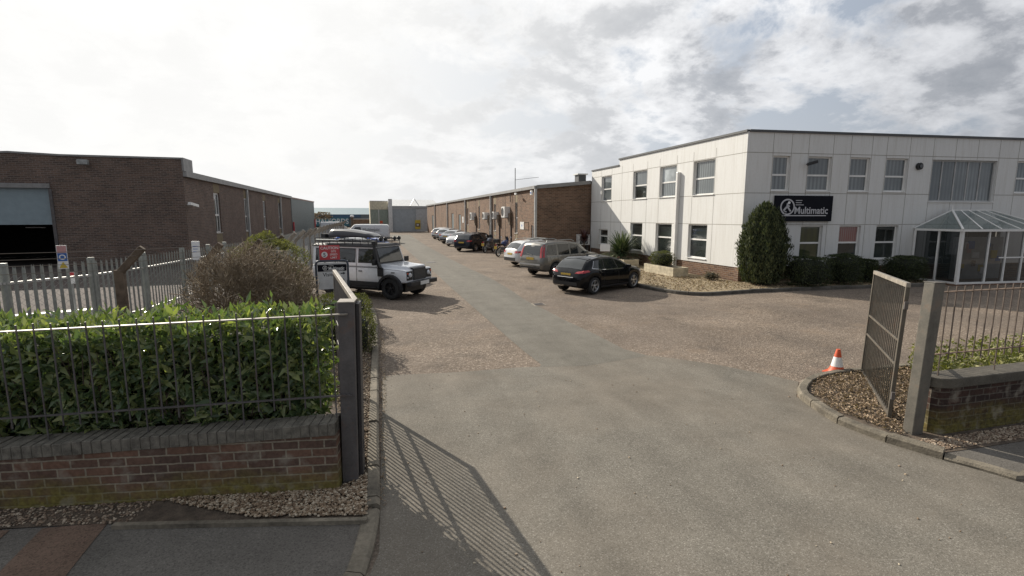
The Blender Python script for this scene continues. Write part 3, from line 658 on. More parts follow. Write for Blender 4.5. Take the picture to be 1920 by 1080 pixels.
# laurel hedge
e = empty('laurel_hedge', fr(1, -.9, .06), 'glossy dark green laurel hedge behind the left railing', 'hedge')
n = 15500; u = rng.uniform(-2.2, 2.72, n); face = rng.random(n)
w = np.where(face < .70, -.34-rng.random(n)**1.8*.30, -.3-rng.random(n)*1.0)
z = np.where(face < .70, rng.uniform(.60, 1.64, n), 1.585+rng.normal(0, .05, n))
endm = face > .93; u = np.where(endm, 2.62+rng.random(n)*.22, u); z = np.where(endm, rng.uniform(.5, 1.66, n), z)
w += .07*np.sin(u*5.3+1)*np.sin(z*6)+.05*np.sin(u*11+z*9); z += np.where(z > 1.54, .04*np.sin(u*7)+.03*np.sin(u*17+2), 0)
z += np.where((z > 1.54) & (rng.random(n) < .06), rng.uniform(.03, .12, n), 0)
P = np.array([tuple(fr(a, b, c)) for a, b, c in zip(u, w, z)])
nrm = np.array(fr.n); d_ = rng.normal(size=(n, 3))*.55
top = (face >= .70) & ~endm
D = d_+np.where(top[:, None], np.array((0, 0, .75)), nrm*.55+np.array((0, 0, .25)))
U = rng.normal(size=(n, 3))*.5+np.where(top[:, None], np.array((0, 0, 1.)), nrm+np.array((0, 0, .5)))
Lf = rng.uniform(.075, .17, n)*np.where(rng.random(n) < .3, .7, 1.0); young = (z > 1.53) & (rng.random(n) < .5)
v, f_ = leaves(P[~young], D[~young], U[~young], Lf[~young], Lf[~young]*.36, .18); v -= np.array(e.location); bigmesh('foliage', v, f_, M['laurel'], e)
v, f_ = leaves(P[young], D[young]+np.array((0, 0, .6)), U[young], Lf[young]*.8, Lf[young]*.3, .2); v -= np.array(e.location); bigmesh('young_foliage', v, f_, M['laurelyoung'], e)
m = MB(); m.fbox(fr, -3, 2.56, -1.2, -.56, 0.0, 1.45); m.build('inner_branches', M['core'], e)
m = MB()
for k in range(260):
    a = random.uniform(-2.4, 2.6); q = fr(a, random.uniform(-.46, -.33), random.uniform(.3, 1.3)); m.tube(q, q+Vector((random.uniform(-.15, .15), random.uniform(-.05, .02), random.uniform(.2, .45))), .006, .003, 4)
m.build('stems', M['bark'], e)
shrub('box_shrub', (-.48, 10.65, 0), (.62, .62, .40), 5200, .042, M['box'], 'clipped square box shrub nearest the left gate, beside the kerb', 'shrub', .75, group='clipped shrubs by the left gate')
shrub('box_shrub', (-.62, 13.1, 0), (.72, .85, .40), 4500, .045, M['box'], 'low clipped shrub in the middle of the left bed, behind the square one', 'shrub', .6, group='clipped shrubs by the left gate')
shrub('box_shrub', (-1.95, 14.6, 0), (.55, .7, .42), 3000, .045, M['box'], 'clipped shrub at the foot of the visitor sign, beside the bare bush', 'shrub', .5, group='clipped shrubs by the left gate')
shrub('evergreen_shrub', (-2.8, 16.6, 0), (1.05, 1.0, 1.08), 6500, .075, M['lime'], 'pale yellow-green loose shrub behind the bare brown bush', 'shrub', 0, lump=.14, coref=.66)
# bare bush
def bare_bush(c, R_, h, label):
    e = empty('bare_bush', (c[0], c[1], .06), label, 'bush'); segs = []
    def grow(p, d, L, r, lev):
        k = 3; q = p
        for i in range(k):
            d = (d+Vector((random.gauss(0, .16), random.gauss(0, .16), random.gauss(.02, .12)))).normalized()
            q2 = q+d*L/k
            x, y, z = q2.x/R_, q2.y/(R_*.85), (q2.z-h*.48)/(h*.56)
            if x*x+y*y+z*z > 1: 
                segs.append((q, q2, r)); return
            segs.append((q, q2, r*(1-.2*i))); q = q2
            if lev < 4 and i > 0:
                for _ in range(3 if lev < 3 else 2):
                    nd = (d*.8+Vector((random.gauss(0, .6), random.gauss(0, .6), random.gauss(.12, .4)))).normalized()
                    grow(q, nd, L*random.uniform(.5, .8), r*.62, lev+1)
    for k in range(56):
        a = random.uniform(0, 6.28); t = random.uniform(.1, 1.2)
        grow(Vector((math.cos(a)*.25, math.sin(a)*.25, 0)), Vector((math.cos(a)*math.sin(t), math.sin(a)*math.sin(t), math.cos(t))), R_*random.uniform(.75, 1.15), .017, 1)
    random.shuffle(segs); segs = segs[:80000]
    a = np.array([s[0][:] for s in segs]); b = np.array([s[1][:] for s in segs]); r = np.maximum(np.array([s[2] for s in segs]), .0048)[:, None]
    t = b-a; t /= np.linalg.norm(t, axis=1, keepdims=True)+1e-9; x = np.cross(t, rdir(len(t))); x /= np.linalg.norm(x, axis=1, keepdims=True)+1e-9; y = np.cross(t, x)
    o = [x, -x*.5+y*.87, -x*.5-y*.87]
    v = np.stack([a+o[0]*r, a+o[1]*r, a+o[2]*r, b+o[0]*r*.8, b+o[1]*r*.8, b+o[2]*r*.8], 1).reshape(-1, 3)
    i = np.arange(len(a))*6; f_ = np.concatenate([np.stack([i+k, i+(k+1) % 3, i+3+(k+1) % 3, i+3+k], 1) for k in range(3)])
    bigmesh('branches', v, f_, M['twig'], e)
    n = 2600; P = rdir(n)*(rng.random(n)**.4)[:, None]*np.array((R_, R_*.85, h*.55))+np.array((0, 0, h*.48)); P = P[P[:, 2] > .1]
    v, f_ = leaves(P, rdir(len(P)), rdir(len(P)), np.full(len(P), .03), np.full(len(P), .016)); bigmesh('dead_leaves', v, f_, M['litter'], e)
    return e
bare_bush((-2.28, 11.5), 1.28, 2.12, 'large leafless brown bush of fine twigs behind the laurel hedge')

# white office planting
cp = G(1432, 537)
e = empty('conifer', (cp.x-.15, cp.y+.0, .09), 'tall teardrop-shaped dark green conifer at the corner of the white office', 'tree')
n = 15000; hz_ = 3.12; t = rng.random(n)**.85; a = rng.uniform(0, 6.283, n)
prof = np.interp(t, [0, .08, .25, .5, .75, .9, 1.0], [.60, .77, .93, .96, .74, .46, .08])*.90
ridge = 1+.10*np.sin(a*9+t*5)+.07*np.sin(a*17-t*23)+.05*np.sin(t*60+a*3)
rr = prof*ridge*rng.uniform(.80, 1.06, n)
spk = np.where(t > .8, rng.random(n)**3*.22, 0)
P = np.stack([rr*np.cos(a), rr*np.sin(a), .05+t*hz_*.96+spk], 1)
D = np.stack([np.cos(a)*.35, np.sin(a)*.35, np.full(n, 1.0)], 1)+rdir(n)*.35; U = np.stack([np.cos(a), np.sin(a), np.full(n, .2)], 1)+rdir(n)*.5
v, f_ = leaves(P, D, U, rng.uniform(.07, .15, n), rng.uniform(.03, .06, n)); bigmesh('crown', v, f_, M['conifer'], e)
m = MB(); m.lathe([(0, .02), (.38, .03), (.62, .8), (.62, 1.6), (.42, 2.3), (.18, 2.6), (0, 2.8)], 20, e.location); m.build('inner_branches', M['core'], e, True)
m = MB(); m.tube(Vector(e.location)-Vector((0, 0, .1)), Vector(e.location)+Vector((0, 0, 2.6)), .09, .03, 8); m.build('trunk', M['bark'], e, True)
def face_pt(u, w=0, z=0): return SF(u, w, z)
SF = Fr((15.02, 17.2, 0), (.993, -.12))
def uf(px, py, w=0.0):
    a, b, c = ray(px, py); P = SF.P+SF.n*w; D = SF.d
    det = -a*D.y+D.x*b; t = (-P.x*D.y+D.x*P.y)/det; q = Vector((a*t, b*t, 0)); return (q-P).dot(D), CAM_H+c*t
for (px0, px1, pt, pb, lb, dpt) in ((1484, 1567, 482, 539, 'rounded dark hedge bush right of the conifer', .65), (1562, 1622, 478, 535, 'dark clipped bush between two others under the office window with the red reflection', .6), (1616, 1650, 487, 531, 'narrow dark bush half hidden behind the open gate', .5), (1677, 1746, 482, 530, 'dark clipped bush against the glass porch', .6)):
    g = G((px0+px1)/2, pb, .09); x0 = G(px0, pb, .09); x1 = G(px1, pb, .09); h = HT((px0+px1)/2, pt, g.x, g.y+.4)-.09
    rx = (x1-x0).length/2*.86
    shrub('hedge_bush', (g.x+.1, g.y+.45, 0), (rx, dpt, h/2*1.02), 5200, .06, M['dark_box'], lb, 'bush', .72, group='dark bushes along the office front', lump=.05, zbase=.09)
def strapplant(name, c, n, L, mat, label, up=.9, w=.05, trunk=0, z0=.1):
    e = empty(name, (c[0], c[1], z0), label, 'plant'); mb = MB()
    for k in range(n):
        a = random.uniform(0, 6.283); el = random.uniform(.05, 1.35); l = L*random.uniform(.65, 1.1); p = Vector((0, 0, trunk+random.uniform(0, .12)))
        d = Vector((math.cos(a)*math.cos(el), math.sin(a)*math.cos(el), math.sin(el))); s = Vector((-math.sin(a), math.cos(a), 0)); prev = None
        for j in range(5):
            ww = w*(1-.8*(j/4)**1.5)*.5*(1 if j else .6); i = len(mb.v); mb.v += [tuple(p-s*ww), tuple(p+s*ww)]
            if prev is not None: mb.f.append((prev, prev+1, i+1, i)); mb.m.append(0)
            prev = i; p = p+d*l/4; d = (d+Vector((0, 0, -.13-.1*j*(1-el/1.6)))).normalized()
    mb.build('leaf_blades', mat, e, world=False)
    if trunk:
        t = MB(); t.tube((0, 0, 0), (0, 0, trunk+.05), .05, .04, 7); t.build('trunk', M['bark'], e, True, world=False)
    return e
strapplant('flax_plant', (13.95, 25.3), 760, 1.4, M['phorm'], 'spiky green and cream strap-leaved plant in front of the office window', .9, .085, .25, .3)
strapplant('cordyline', (13.9, 30.2), 190, .85, M['purple'], 'purple-red spiky cordyline in the corner where brick meets white wall', 1, .045, 1.1)
shrub('small_shrub', (12.6, 30.6, 0), (.5, .5, .4), 1200, .07, M['box'], 'small rounded green shrub under the corner air conditioner', 'shrub', lump=.1, zbase=.09)
shrub('red_shrub', (11.7, 30.9, 0), (.5, .45, .55), 1200, .07, M['purple'], 'low reddish shrub at the foot of the dark brick end wall', 'shrub', lump=.15, coref=.7, zbase=.09)
shrub('heather', (14.35, 18.1, 0), (.35, .3, .16), 700, .05, M['twig'], 'low brown heather clump near the corner of the brick plinth', 'plant', lump=.2, zbase=.09)
# small pink flowers by conifer
c = G(1396, 527, .1); e = empty('flowering_plant', (c.x, c.y-.1, .09), 'tiny pink flowers at the foot of the conifer', 'plant'); mb = MB(); m2 = MB()
for k in range(9):
    q = Vector((c.x+random.uniform(-.25, .25), c.y-.1+random.uniform(-.1, .1), .3+random.uniform(-.05, .08))); MB().tube(q-Vector((random.uniform(-.04, .04), 0, .22)), q, .008, n=4).build('stem', M['box'], e)
    MB().lathe([(0, -.02), (.045, 0), (.05, .03), (0, .045)], 7, q).build('flower_head', M['pink'], e)
# planters
def planter(x0, x1, y0, y1, h, label):
    e = empty('wooden_planter', ((x0+x1)/2, (y0+y1)/2, .09), label, 'planter'); m = MB(); t = .05
    for k in range(3):
        za, zb_ = .09+h*k/3+.003, .09+h*(k+1)/3-.003
        m.box(x0, x0+t, y0, y1, za, zb_); m.box(x1-t, x1, y0, y1, za, zb_); m.box(x0+t, x1-t, y0, y0+t, za, zb_); m.box(x0+t, x1-t, y1-t, y1, za, zb_)
    m.build('side_boards', M['wood'], e, bevel=.005); MB().box(x0+t, x1-t, y0+t, y1-t, .09, .09+h*.85).build('soil', M['soil'], e); return e
planter(13.3, 14.1, 19.35, 21.8, .42, 'pale timber planter box with a clipped shrub by the office wall')
planter(13.3, 14.2, 23.8, 25.0, .42, 'timber planter box below the spiky strap-leaved plant')
shrub('box_shrub', (13.85, 21.1, 0), (.5, .62, .36), 2600, .05, M['box'], 'small rounded yellow-green shrub growing in the pale timber planter', 'shrub', .4, zbase=.42)
# ground cover behind the right wall
n = 9000; P = P3(inpoly([(7.15, 4.50), (14, 4.4), (14, 6.3), (9.3, 6.3)], n), 0); P[:, 2] = .12+rng.random(n)*(.42+.12*np.sin(P[:, 0]*4)*np.sin(P[:, 1]*5))
v, f_ = leaves(P, rdir(n, (0, 0, .6)), rdir(n, (0, 0, 1.4)), rng.uniform(.05, .1, n), rng.uniform(.03, .055, n)); tag(bigmesh('ground_cover', v, f_, M['cover']), 'variegated yellow-green ground cover behind the right railing', 'ground cover', kind='stuff')
# ============================================================ FENCES ON THE LEFT
pal = [(-16.5, 10.3), (-7.05, 12.53), (-6.11, 13.8), (-5.65, 15.4), (-5.40, 17.6), (-5.0, 20.9), (-4.5, 24), (-4.3, 30), (-4.3, 40)]
e = empty('palisade_fence', (-7.05, 12.53, 0), 'galvanised palisade fence with pointed pales in front of the brick warehouse', 'fence')
def along(pts, step):
    out = []; carry = 0
    for a, b in zip(pts[:-1], pts[1:]):
        a = Vector((*a, 0)); b = Vector((*b, 0)); L = (b-a).length; s = carry
        while s < L: out.append((a+(b-a)*s/L, (b-a).normalized())); s += step
        carry = s-L
    return out
mp = MB(); mr = MB()
for q, d in along(pal, .155):
    n_ = Vector((d.y, -d.x, 0)); w = .035; t = .018; h = 1.80+random.uniform(-.01, .01)
    for sgn in (-1, 1):
        a = q+n_*.03; b = q+d*w*sgn+n_*(.03-t)
        p = [a+Vector((0, 0, .1)), b+Vector((0, 0, .1)), b+Vector((0, 0, h-.1)), q+d*w*.6*sgn+n_*.02+Vector((0, 0, h)), a+Vector((0, 0, h-.06))]
        mp.poly(p)
for a, b in zip(pal[:-1], pal[1:]):
    for z in (.35, 1.45):
        mr.bar(Vector((*a, z)), Vector((*b, z)), .045, .045)
mp.build('pales', M['pal'], e); mr.build('rails', simple('rail_steel', (.5, .5, .48), .4, .3, kind='P'), e)
for x, y in pal[1:]+[(-9.8, 11.9), (-12.5, 11.25), (-4.3, 35), (-5.1, 19.2)]:
    MB().box(x-.06, x+.06, y+.04, y+.14, -.1, 1.86).build('post', M['pal'], e, bevel=.004)
# chain link fence with cranked concrete posts
cl = [(-10.5, 9.9), (-4.55, 11.35), (-3.45, 12.5), (-2.95, 14.2), (-2.85, 17), (-2.8, 20), (-2.8, 24), (-2.8, 80)]
e = empty('chain_link_fence', (-4.55, 11.35, 0), 'chain-link fence on cranked brown concrete posts with barbed wire, left of the car park', 'fence')
mw = MB()
for q, d in along(cl, .11):
    if q.y > 50: break
    for sg in (-1, 1):
        mw.tube(q+Vector((0, 0, .1)), q+d*1.65*sg+Vector((0, 0, 1.75)), .0022 if q.y < 14 else .003, n=3, cap=False)
mw.build('mesh_wires', M['steel'], e)
mb2 = MB()
for a, b in zip(cl[:-1], cl[1:]):
    n_ = (Vector((*b, 0))-Vector((*a, 0))).normalized(); n_ = Vector((n_.y, -n_.x, 0))
    for z, o in ((1.78, 0), (1.93, .14), (2.05, .26), (2.17, .36), (.9, 0)):
        A = Vector((*a, z))+n_*o; B = Vector((*b, z))+n_*o
        mb2.tube(A, B, .005, n=4)
mb2.build('barbed_wire', simple('rusty_wire', (.2, .17, .14), .7, .2), e)
posts = [(-10.5, 9.9), (-7.4, 10.65), (-4.55, 11.35), (-3.45, 12.5), (-2.95, 14.2)]+[(-2.82, y) for y in (17, 20, 23, 26, 29, 32, 35, 38, 41, 44, 48, 52, 57, 62, 68, 74, 80)]
for i, (x, y) in enumerate(posts):
    d = Vector((.95, .05, 0)) if y < 12 else Vector((.85, -.1, 0)) if y < 15 else Vector((1, -.05, 0)); d.normalize()
    m = MB(); r = .075
    m.box(x-r, x+r, y-r, y+r, -.1, 1.78); m.bar((x, y, 1.72), Vector((x, y, 1.72))+d*.42+Vector((0, 0, .48)), .12, .12)
    m.build('cranked_post', M['postbrown'] if y < 20 else M['concrete'], e, bevel=.01)
# signs on the palisade
def sign(name, c, d, w, h, parts, label, cat='sign', posth=0, backmat=None):
    f = Fr(c, d); e = empty(name, c, label, cat)
    m = MB(); m.fbox(f, -w/2, w/2, -.012, 0, -h/2, h/2); m.build('board', backmat or M['white'], e, bevel=.002)
    return e, f
q = atY(118, 490, 12.9)
tt = HT(118, 460, q.x, q.y)
e, f = sign('safety_sign', (q.x, q.y, (tt+tt-.50)/2), (.95, .3), .17, .50, None, 'tall safety sign with pink top, blue disc and yellow triangle on the palisade fence', 'sign')
m = MB(); m.fbox(f, -.075, .075, 0, .004, .09, .24); m.build('pink_panel', M['pink'], e)
m = MB(); m.fbox(f, -.075, .075, 0, .004, -.085, .085); m.build('blue_panel', M['signblue'], e)
def discf(f, r0, r1, z, w0, w1, mi=0, n=28, u=0):
    m = MB(); a = []; 
    for k in range(n):
        t = 6.2832*k/n; a.append((math.cos(t), math.sin(t)))
    for k in range(n):
        c0, s0 = a[k]; c1, s1 = a[(k+1) % n]
        if r0 > 0: m.poly([f(u+c0*r0, w1, z+s0*r0), f(u+c0*r1, w1, z+s0*r1), f(u+c1*r1, w1, z+s1*r1), f(u+c1*r0, w1, z+s1*r0)])
        else: m.poly([f(u, w1, z), f(u+c0*r1, w1, z+s0*r1), f(u+c1*r1, w1, z+s1*r1)])
        m.poly([f(u+c0*r1, w0, z+s0*r1), f(u+c1*r1, w0, z+s1*r1), f(u+c1*r1, w1, z+s1*r1), f(u+c0*r1, w1, z+s0*r1)])
    return m
discf(f, .035, .056, 0, .004, .007).build('ring', M['white'], e)
m = MB(); m.poly([f(-.07, .005, -.23), f(.07, .005, -.23), f(0, .005, -.10)]); m.build('triangle', M['yellow'], e)
q = Vector((-5.75, 14.2, 0)); q.z = HT(367, 466, q.x, q.y)
q = Vector((-5.35, 16.6, 0)); q.x = atY(367, 466, 16.6).x; q.z = atY(367, 470, 16.6).z
e, f = sign('notice_board', q, (.9, -.4), .26, .55, None, 'plain white notice board standing above the palisade by the second concrete post', 'sign')
m = MB(); m.fbox(f, -.03, .03, -.06, -.013, -1.6, .27); m.build('post', M['steel'], e)
for k in range(3):
    MB().fbox(f, -.09, .09-.03*k, .001, .003, .12-.08*k, .135-.08*k).build('text_line', M['signblue'], e)
q = atY(133, 521, 15.5); e, f = sign('fire_sign', q, (1, 0), .16, .3, None, 'small red and white notice low behind the palisade pales', 'sign')
MB().fbox(f, -.075, .075, 0, .004, 0, .14).build('red_panel', M['signred'], e)
m = MB(); m.fbox(f, -.02, .02, -.05, -.013, -q.z, .14); m.build('post', M['steel'], e)
# low white block added in the yard to stand for sun glare
e = empty('glare_block', (-9, 14.6, 0), 'low white block added for the sun glare between the palisade pales', 'wall')
a = Vector((-13.5, 13.1, 0)); b = Vector((-6.8, 15.4, 0)); f = Fr(a, (b-a).to_2d())
m = MB(); m.fbox(f, 0, (b-a).length, -.25, 0, -.1, .34); m.build('wall', M['white'], e); m = MB(); m.fbox(f, 0, (b-a).length, -.28, .03, .341, .40); m.build('coping', M['pale'], e)

# ============================================================ BUILDINGS
def wall(mb, f, L, z0, ztop, ops, depth=.12, mi=0, rmi=None, us_extra=()):
    """front skin of a wall in frame f with openings (u0,u1,z0,z1) and their reveals; ztop may be (left,right)"""
    zt = ztop if isinstance(ztop, tuple) else (ztop, ztop); zm = min(zt)
    us = sorted(set([0, L]+[o[0] for o in ops]+[o[1] for o in ops]+list(us_extra))); zs = sorted(set([z0, zm]+[o[2] for o in ops]+[o[3] for o in ops]))
    for a, b in zip(us[:-1], us[1:]):
        for c, d in zip(zs[:-1], zs[1:]):
            um, zc_ = (a+b)/2, (c+d)/2
            if any(o[0] < um < o[1] and o[2] < zc_ < o[3] for o in ops): continue
            mb.poly([f(a, 0, c), f(b, 0, c), f(b, 0, d), f(a, 0, d)], mi)
    if zt[0] != zt[1]:
        if zt[0] > zm: mb.poly([f(0, 0, zm), f(L, 0, zm), f(0, 0, zt[0])], mi)
        else: mb.poly([f(0, 0, zm), f(L, 0, zm), f(L, 0, zt[1])], mi)
    r = mi if rmi is None else rmi
    for a, b, c, d in ops:
        mb.poly([f(a, 0, c), f(a, 0, d), f(a, -depth, d), f(a, -depth, c)], r); mb.poly([f(b, 0, c), f(b, -depth, c), f(b, -depth, d), f(b, 0, d)], r)
        mb.poly([f(a, 0, d), f(b, 0, d), f(b, -depth, d), f(a, -depth, d)], r); mb.poly([f(a, 0, c), f(a, -depth, c), f(b, -depth, c), f(b, 0, c)], r)
def window(parent, f, o, depth=.1, fw=.05, rails=(.5,), mull=(), glass=('win', 'win'), sill=True, fm='upvc', name='window', sillm='upvc'):
    a, b, c, d = o; mb = MB(); w1 = -depth+.03; w0 = -depth-.03; g = .002
    mb.fbox(f, a+g, a+fw, w0, w1, c+g, d-g); mb.fbox(f, b-fw, b-g, w0, w1, c+g, d-g); mb.fbox(f, a+fw, b-fw, w0, w1, c+g, c+fw); mb.fbox(f, a+fw, b-fw, w0, w1, d-fw, d-g)
    for r in rails: z = c+(d-c)*r; mb.fbox(f, a+fw, b-fw, w0+.002, w1-.002, z-fw*.6, z+fw*.6)
    for r in mull: u = a+(b-a)*r; mb.fbox(f, u-fw*.4, u+fw*.4, w0+.004, w1-.004, c+fw, d-fw)
    wo = mb.build(name, M[fm], parent)
    zs = [c+fw]+[c+(d-c)*r for r in rails]+[d-fw]
    for i in range(len(zs)-1):
        m = MB(); gm = glass[min(i, len(glass)-1)]; k = len(mull)+1
        m.poly([f(a+fw, -depth, zs[i]), f(b-fw, -depth, zs[i]), f(b-fw, -depth, zs[i+1]), f(a+fw, -depth, zs[i+1])]); m.build('pane', M[gm], wo)
    if sill: m = MB(); m.fbox(f, a-.03, b+.03, -depth+.031, .05, c-.03, c-.003); m.build('sill', M[sillm], wo)
    return wo

# ---- white office
e = empty('office_building', (15.02, 17.2, 0), 'two-storey white panelled office with dark roof edge and brick plinth', 'building')
WF = Fr((15.02, 31.6, 0), (0, -1)); WLn = 14.4           # west face, u runs from the brick workshop to the corner
wy = lambda Y: 31.6-Y
upW = [(wy(b), wy(a), 3.79, 5.35) for a, b in ((28.75, 30.1), (24.65, 26.1), (21.95, 23.4), (19.1, 20.6))]
loW = [(wy(30.35), wy(29.1), 1.0, 1.98)]+[(wy(b), wy(a), .86, 2.44) for a, b in ((24.95, 26.27), (22.15, 23.6), (19.4, 20.78))]
us = lambda px0, px1, py: (uf(px0, py)[0], uf(px1, py)[0])
upS = []
for a, b, y in ((1448, 1480, 325), (1514, 1558, 325), (1593, 1630, 325), (1660, 1701, 325)): u = us(a, b, y); upS.append((u[0], u[1], 3.86, 5.27))
big = (*us(1745, 1866, 340), 3.45, 5.25); u = us(1905, 1945, 335); upS.append((u[0], u[1], 3.86, 5.27))
loS = []
for a, b, y in ((1500, 1541, 450), (1572, 1612, 450), (1641, 1682, 450)): u = us(a, b, y); loS.append((u[0], u[1], .95, 2.42))
SL = 22.0
m = MB(); us_step = wy(27.8)
wall(m, Fr((15.02, 31.6, 0), (0, -1)), us_step, .68, 5.84, [o for o in upW+loW if o[1] < us_step+.01], .16)
f2 = Fr((15.02, 27.8, 0), (0, -1)); sh = lambda o: (o[0]-us_step, o[1]-us_step, o[2], o[3])
wall(m, f2, 10.6, .68, 6.2, [sh(o) for o in upW+loW if o[0] > us_step], .16)
pd = uf(1712, 470)[0]
wall(m, SF, SL, .68, 6.2, upS+[big]+loS+[(pd+.6, pd+4.6, .681, 2.2)], .16)
m.poly([(15.02, 27.8, 5.84), (15.02, 27.8, 6.2), (30, 27.8, 6.2), (30, 27.8, 5.84)])
bk = [SF(SL, 0, 0), (SF(SL, 0, 0).x, 31.6, 0), (15.02, 31.6, 0)]
m.poly([(bk[0].x, bk[0].y, 0), (bk[0].x, bk[0].y, 6.2), (bk[0].x, 31.6, 6.2), (bk[0].x, 31.6, 0)])
m.poly([(bk[0].x, 31.6, 0), (15.02, 31.6, 0), (15.02, 31.6, 5.84), (bk[0].x, 31.6, 5.84)])
m.build('wall', M['panel'], e)
m = MB(); P0 = SF(SL, 0, 0)
m.poly([(15.1, 17.3, 6.05), (P0.x, P0.y, 6.05), (P0.x, 27.7, 6.05), (15.1, 27.7, 6.05)]); m.poly([(15.1, 27.8, 5.75), (P0.x, 27.8, 5.75), (P0.x, 31.5, 5.75), (15.1, 31.5, 5.75)]); m.build('roof', M['trim'], e)
m = MB()
m.fbox(f2, -.03, 10.6, -.25, .06, 6.18, 6.27); m.fbox(SF, .06, SL+.05, -.25, .06, 6.18, 6.272); m.fbox(Fr((15.02, 31.6, 0), (0, -1)), 0, us_step, -.25, .05, 5.82, 5.90); m.build('roof_edge', M['trim'], e)
m = MB(); m.fbox(WF, 0, WLn-.002, -.3, -.03, -.2, .69); m.fbox(SF, -.03, SL, -.3, -.03, -.2, .688); m.build('brick_plinth', M['brick_p'], e)
# panel joints
m = MB(); jw = .012
def joints(f, L, ops, us_, zs_, zt):
    for z in zs_:
        segs = [(0, L)]
        for o in ops:
            if o[2] < z-.02 and o[3] > z+.02: segs = [s for a, b in segs for s in ((a, min(b, o[0])), (max(a, o[1]), b)) if s[1] > s[0]]
        for a, b in segs: m.fbox(f, a, b, -.01, .003, z-jw, z+jw)
    for u in us_:
        zz_ = [(.69, zt)]
        for o in ops:
            if o[0]+.01 < u < o[1]-.01: zz_ = [s for a, b in zz_ for s in ((a, min(b, o[2])), (max(a, o[3]), b)) if s[1] > s[0]]
        for a, b in zz_:
            cuts = [a]+[z for z in zs_ if a < z < b]+[b]
            for p, q in zip(cuts[:-1], cuts[1:]): m.fbox(f, u-jw*.8, u+jw*.8, -.01, .0032, p+jw+.001, q-jw-.001)
vz = [2.46, 3.76, 5.38]
def vj(ops, L):
    xs = sorted(set([round(o[0]-.03, 2) for o in ops]+[round(o[1]+.03, 2) for o in ops])); out = []
    for x in xs:
        if 0 < x < L and all(abs(x-y) > .35 for y in out): out.append(x)
    full = out[:]; pts = [0]+out+[L]
    for a, b in zip(pts[:-1], pts[1:]):
        if b-a > 1.6:
            k = round((b-a)/1.25); full += [a+(b-a)*i/k for i in range(1, k)]
    return full
joints(WF, WLn, upW+loW, vj(upW, WLn), vz, 5.8); joints(SF, SL, upS+[big]+loS, vj(upS+[big], SL), vz, 6.17)
m.build('panel_joints', M['joint'], e)
gl = [('winblind', 'winblind'), ('win', 'winblind'), ('winblind', 'winclear'), ('winblind', 'winblind')]
for o, g_ in zip(upW, gl): window(e, WF, o, .13, .06, (.48,), (), g_)
for o, g_ in zip(loW, [('win', 'win')]*4): window(e, WF, o, .13, .06, (.55,), (), g_)
for o in upS: window(e, SF, o, .13, .06, (.46,), (), ('winblind', 'winblind'))
for o, g_ in zip(loS, (('wingreen', 'wingreen'), ('win', 'winred'), ('win', 'win'))): window(e, SF, o, .13, .06, (.5,), (), g_)
window(e, SF, big, .13, .06, (), (.19, .39, .59, .78), ('winblind',), fm='greyframe')
# downpipe on the west face
pY = atX(1269, 400, 14.95).y
m = MB(); m.box(14.85, 15.018, pY-.07, pY+.07, .3, 4.95); m.build('downpipe', M['upvc'], e, bevel=.01)
# dark doorway hidden behind the porch
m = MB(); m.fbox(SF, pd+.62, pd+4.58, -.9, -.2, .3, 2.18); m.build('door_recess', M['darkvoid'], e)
# sign board with emblem
ua, zt_ = uf(1455, 366, .1); ub, _ = uf(1562, 369, .1); zb_ = uf(1500, 414, .1)[1]
zs0 = 2.60; zs1 = 3.66
sg = empty('company_sign', SF(ua, 0, 2.6), 'black rectangular company sign with silver emblem and lettering on the white office front', 'sign')
m = MB(); m.fbox(SF, ua, ub, .004, .12, zs0, zs1); m.build('board', M['signblack'], sg, bevel=.006)
sw = ub-ua; sh_ = zs1-zs0
def emblem(parent, f, u, z, r, w, mat, wh):
    m = discf(f, r*.82, r, z, w, w+.012, u=u); m.build('emblem_ring', mat, parent)
    m = MB(); w0 = w+.001; w1 = w+.012
    def sbar(a, b, t): 
        A = f(u+a[0]*r, (w0+w1)/2, z+a[1]*r); B = f(u+b[0]*r, (w0+w1)/2, z+b[1]*r); m.bar(A, B, t*r, .010, up=f.n)
    sbar((0, .45), (-.05, .0), .22); sbar((-.02, .05), (.48, -.55), .2); sbar((-.05, .05), (-.52, -.45), .22); sbar((-.05, .25), (.3, .05), .15); sbar((-.52, -.45), (-.1, -.62), .12)
    m.build('emblem_figure', mat, parent)
    discf(f, 0, r*.17, z+r*.52, w, w+.013, u=u+r*.2).build('emblem_dot', wh, parent)
emblem(sg, SF, ua+sw*.205, zs0+sh_*.56, sw*.125, .12, M['signsilver'], M['white'])
text_obj('Multimatic', sw*.152, M['signsilver'], sg, SF(ua+sw*.325, .122, zs0+sh_*.30), SF.d, (0, 0, 1), ext=.006, sx=.93, bold=.006)
MB().fbox(SF, ua+sw*.10, ua+sw*.89, .121, .132, zs0+sh_*.205, zs0+sh_*.245).build('underline', M['signsilver'], sg)
for k, l in enumerate((.11, .10, .14)):
    MB().fbox(SF, ua+sw*.345, ua+sw*(.345+l), .121, .127, zs0+sh_*(.80-.085*k), zs0+sh_*(.825-.085*k)).build('small_lettering', M['signsilver'], sg)
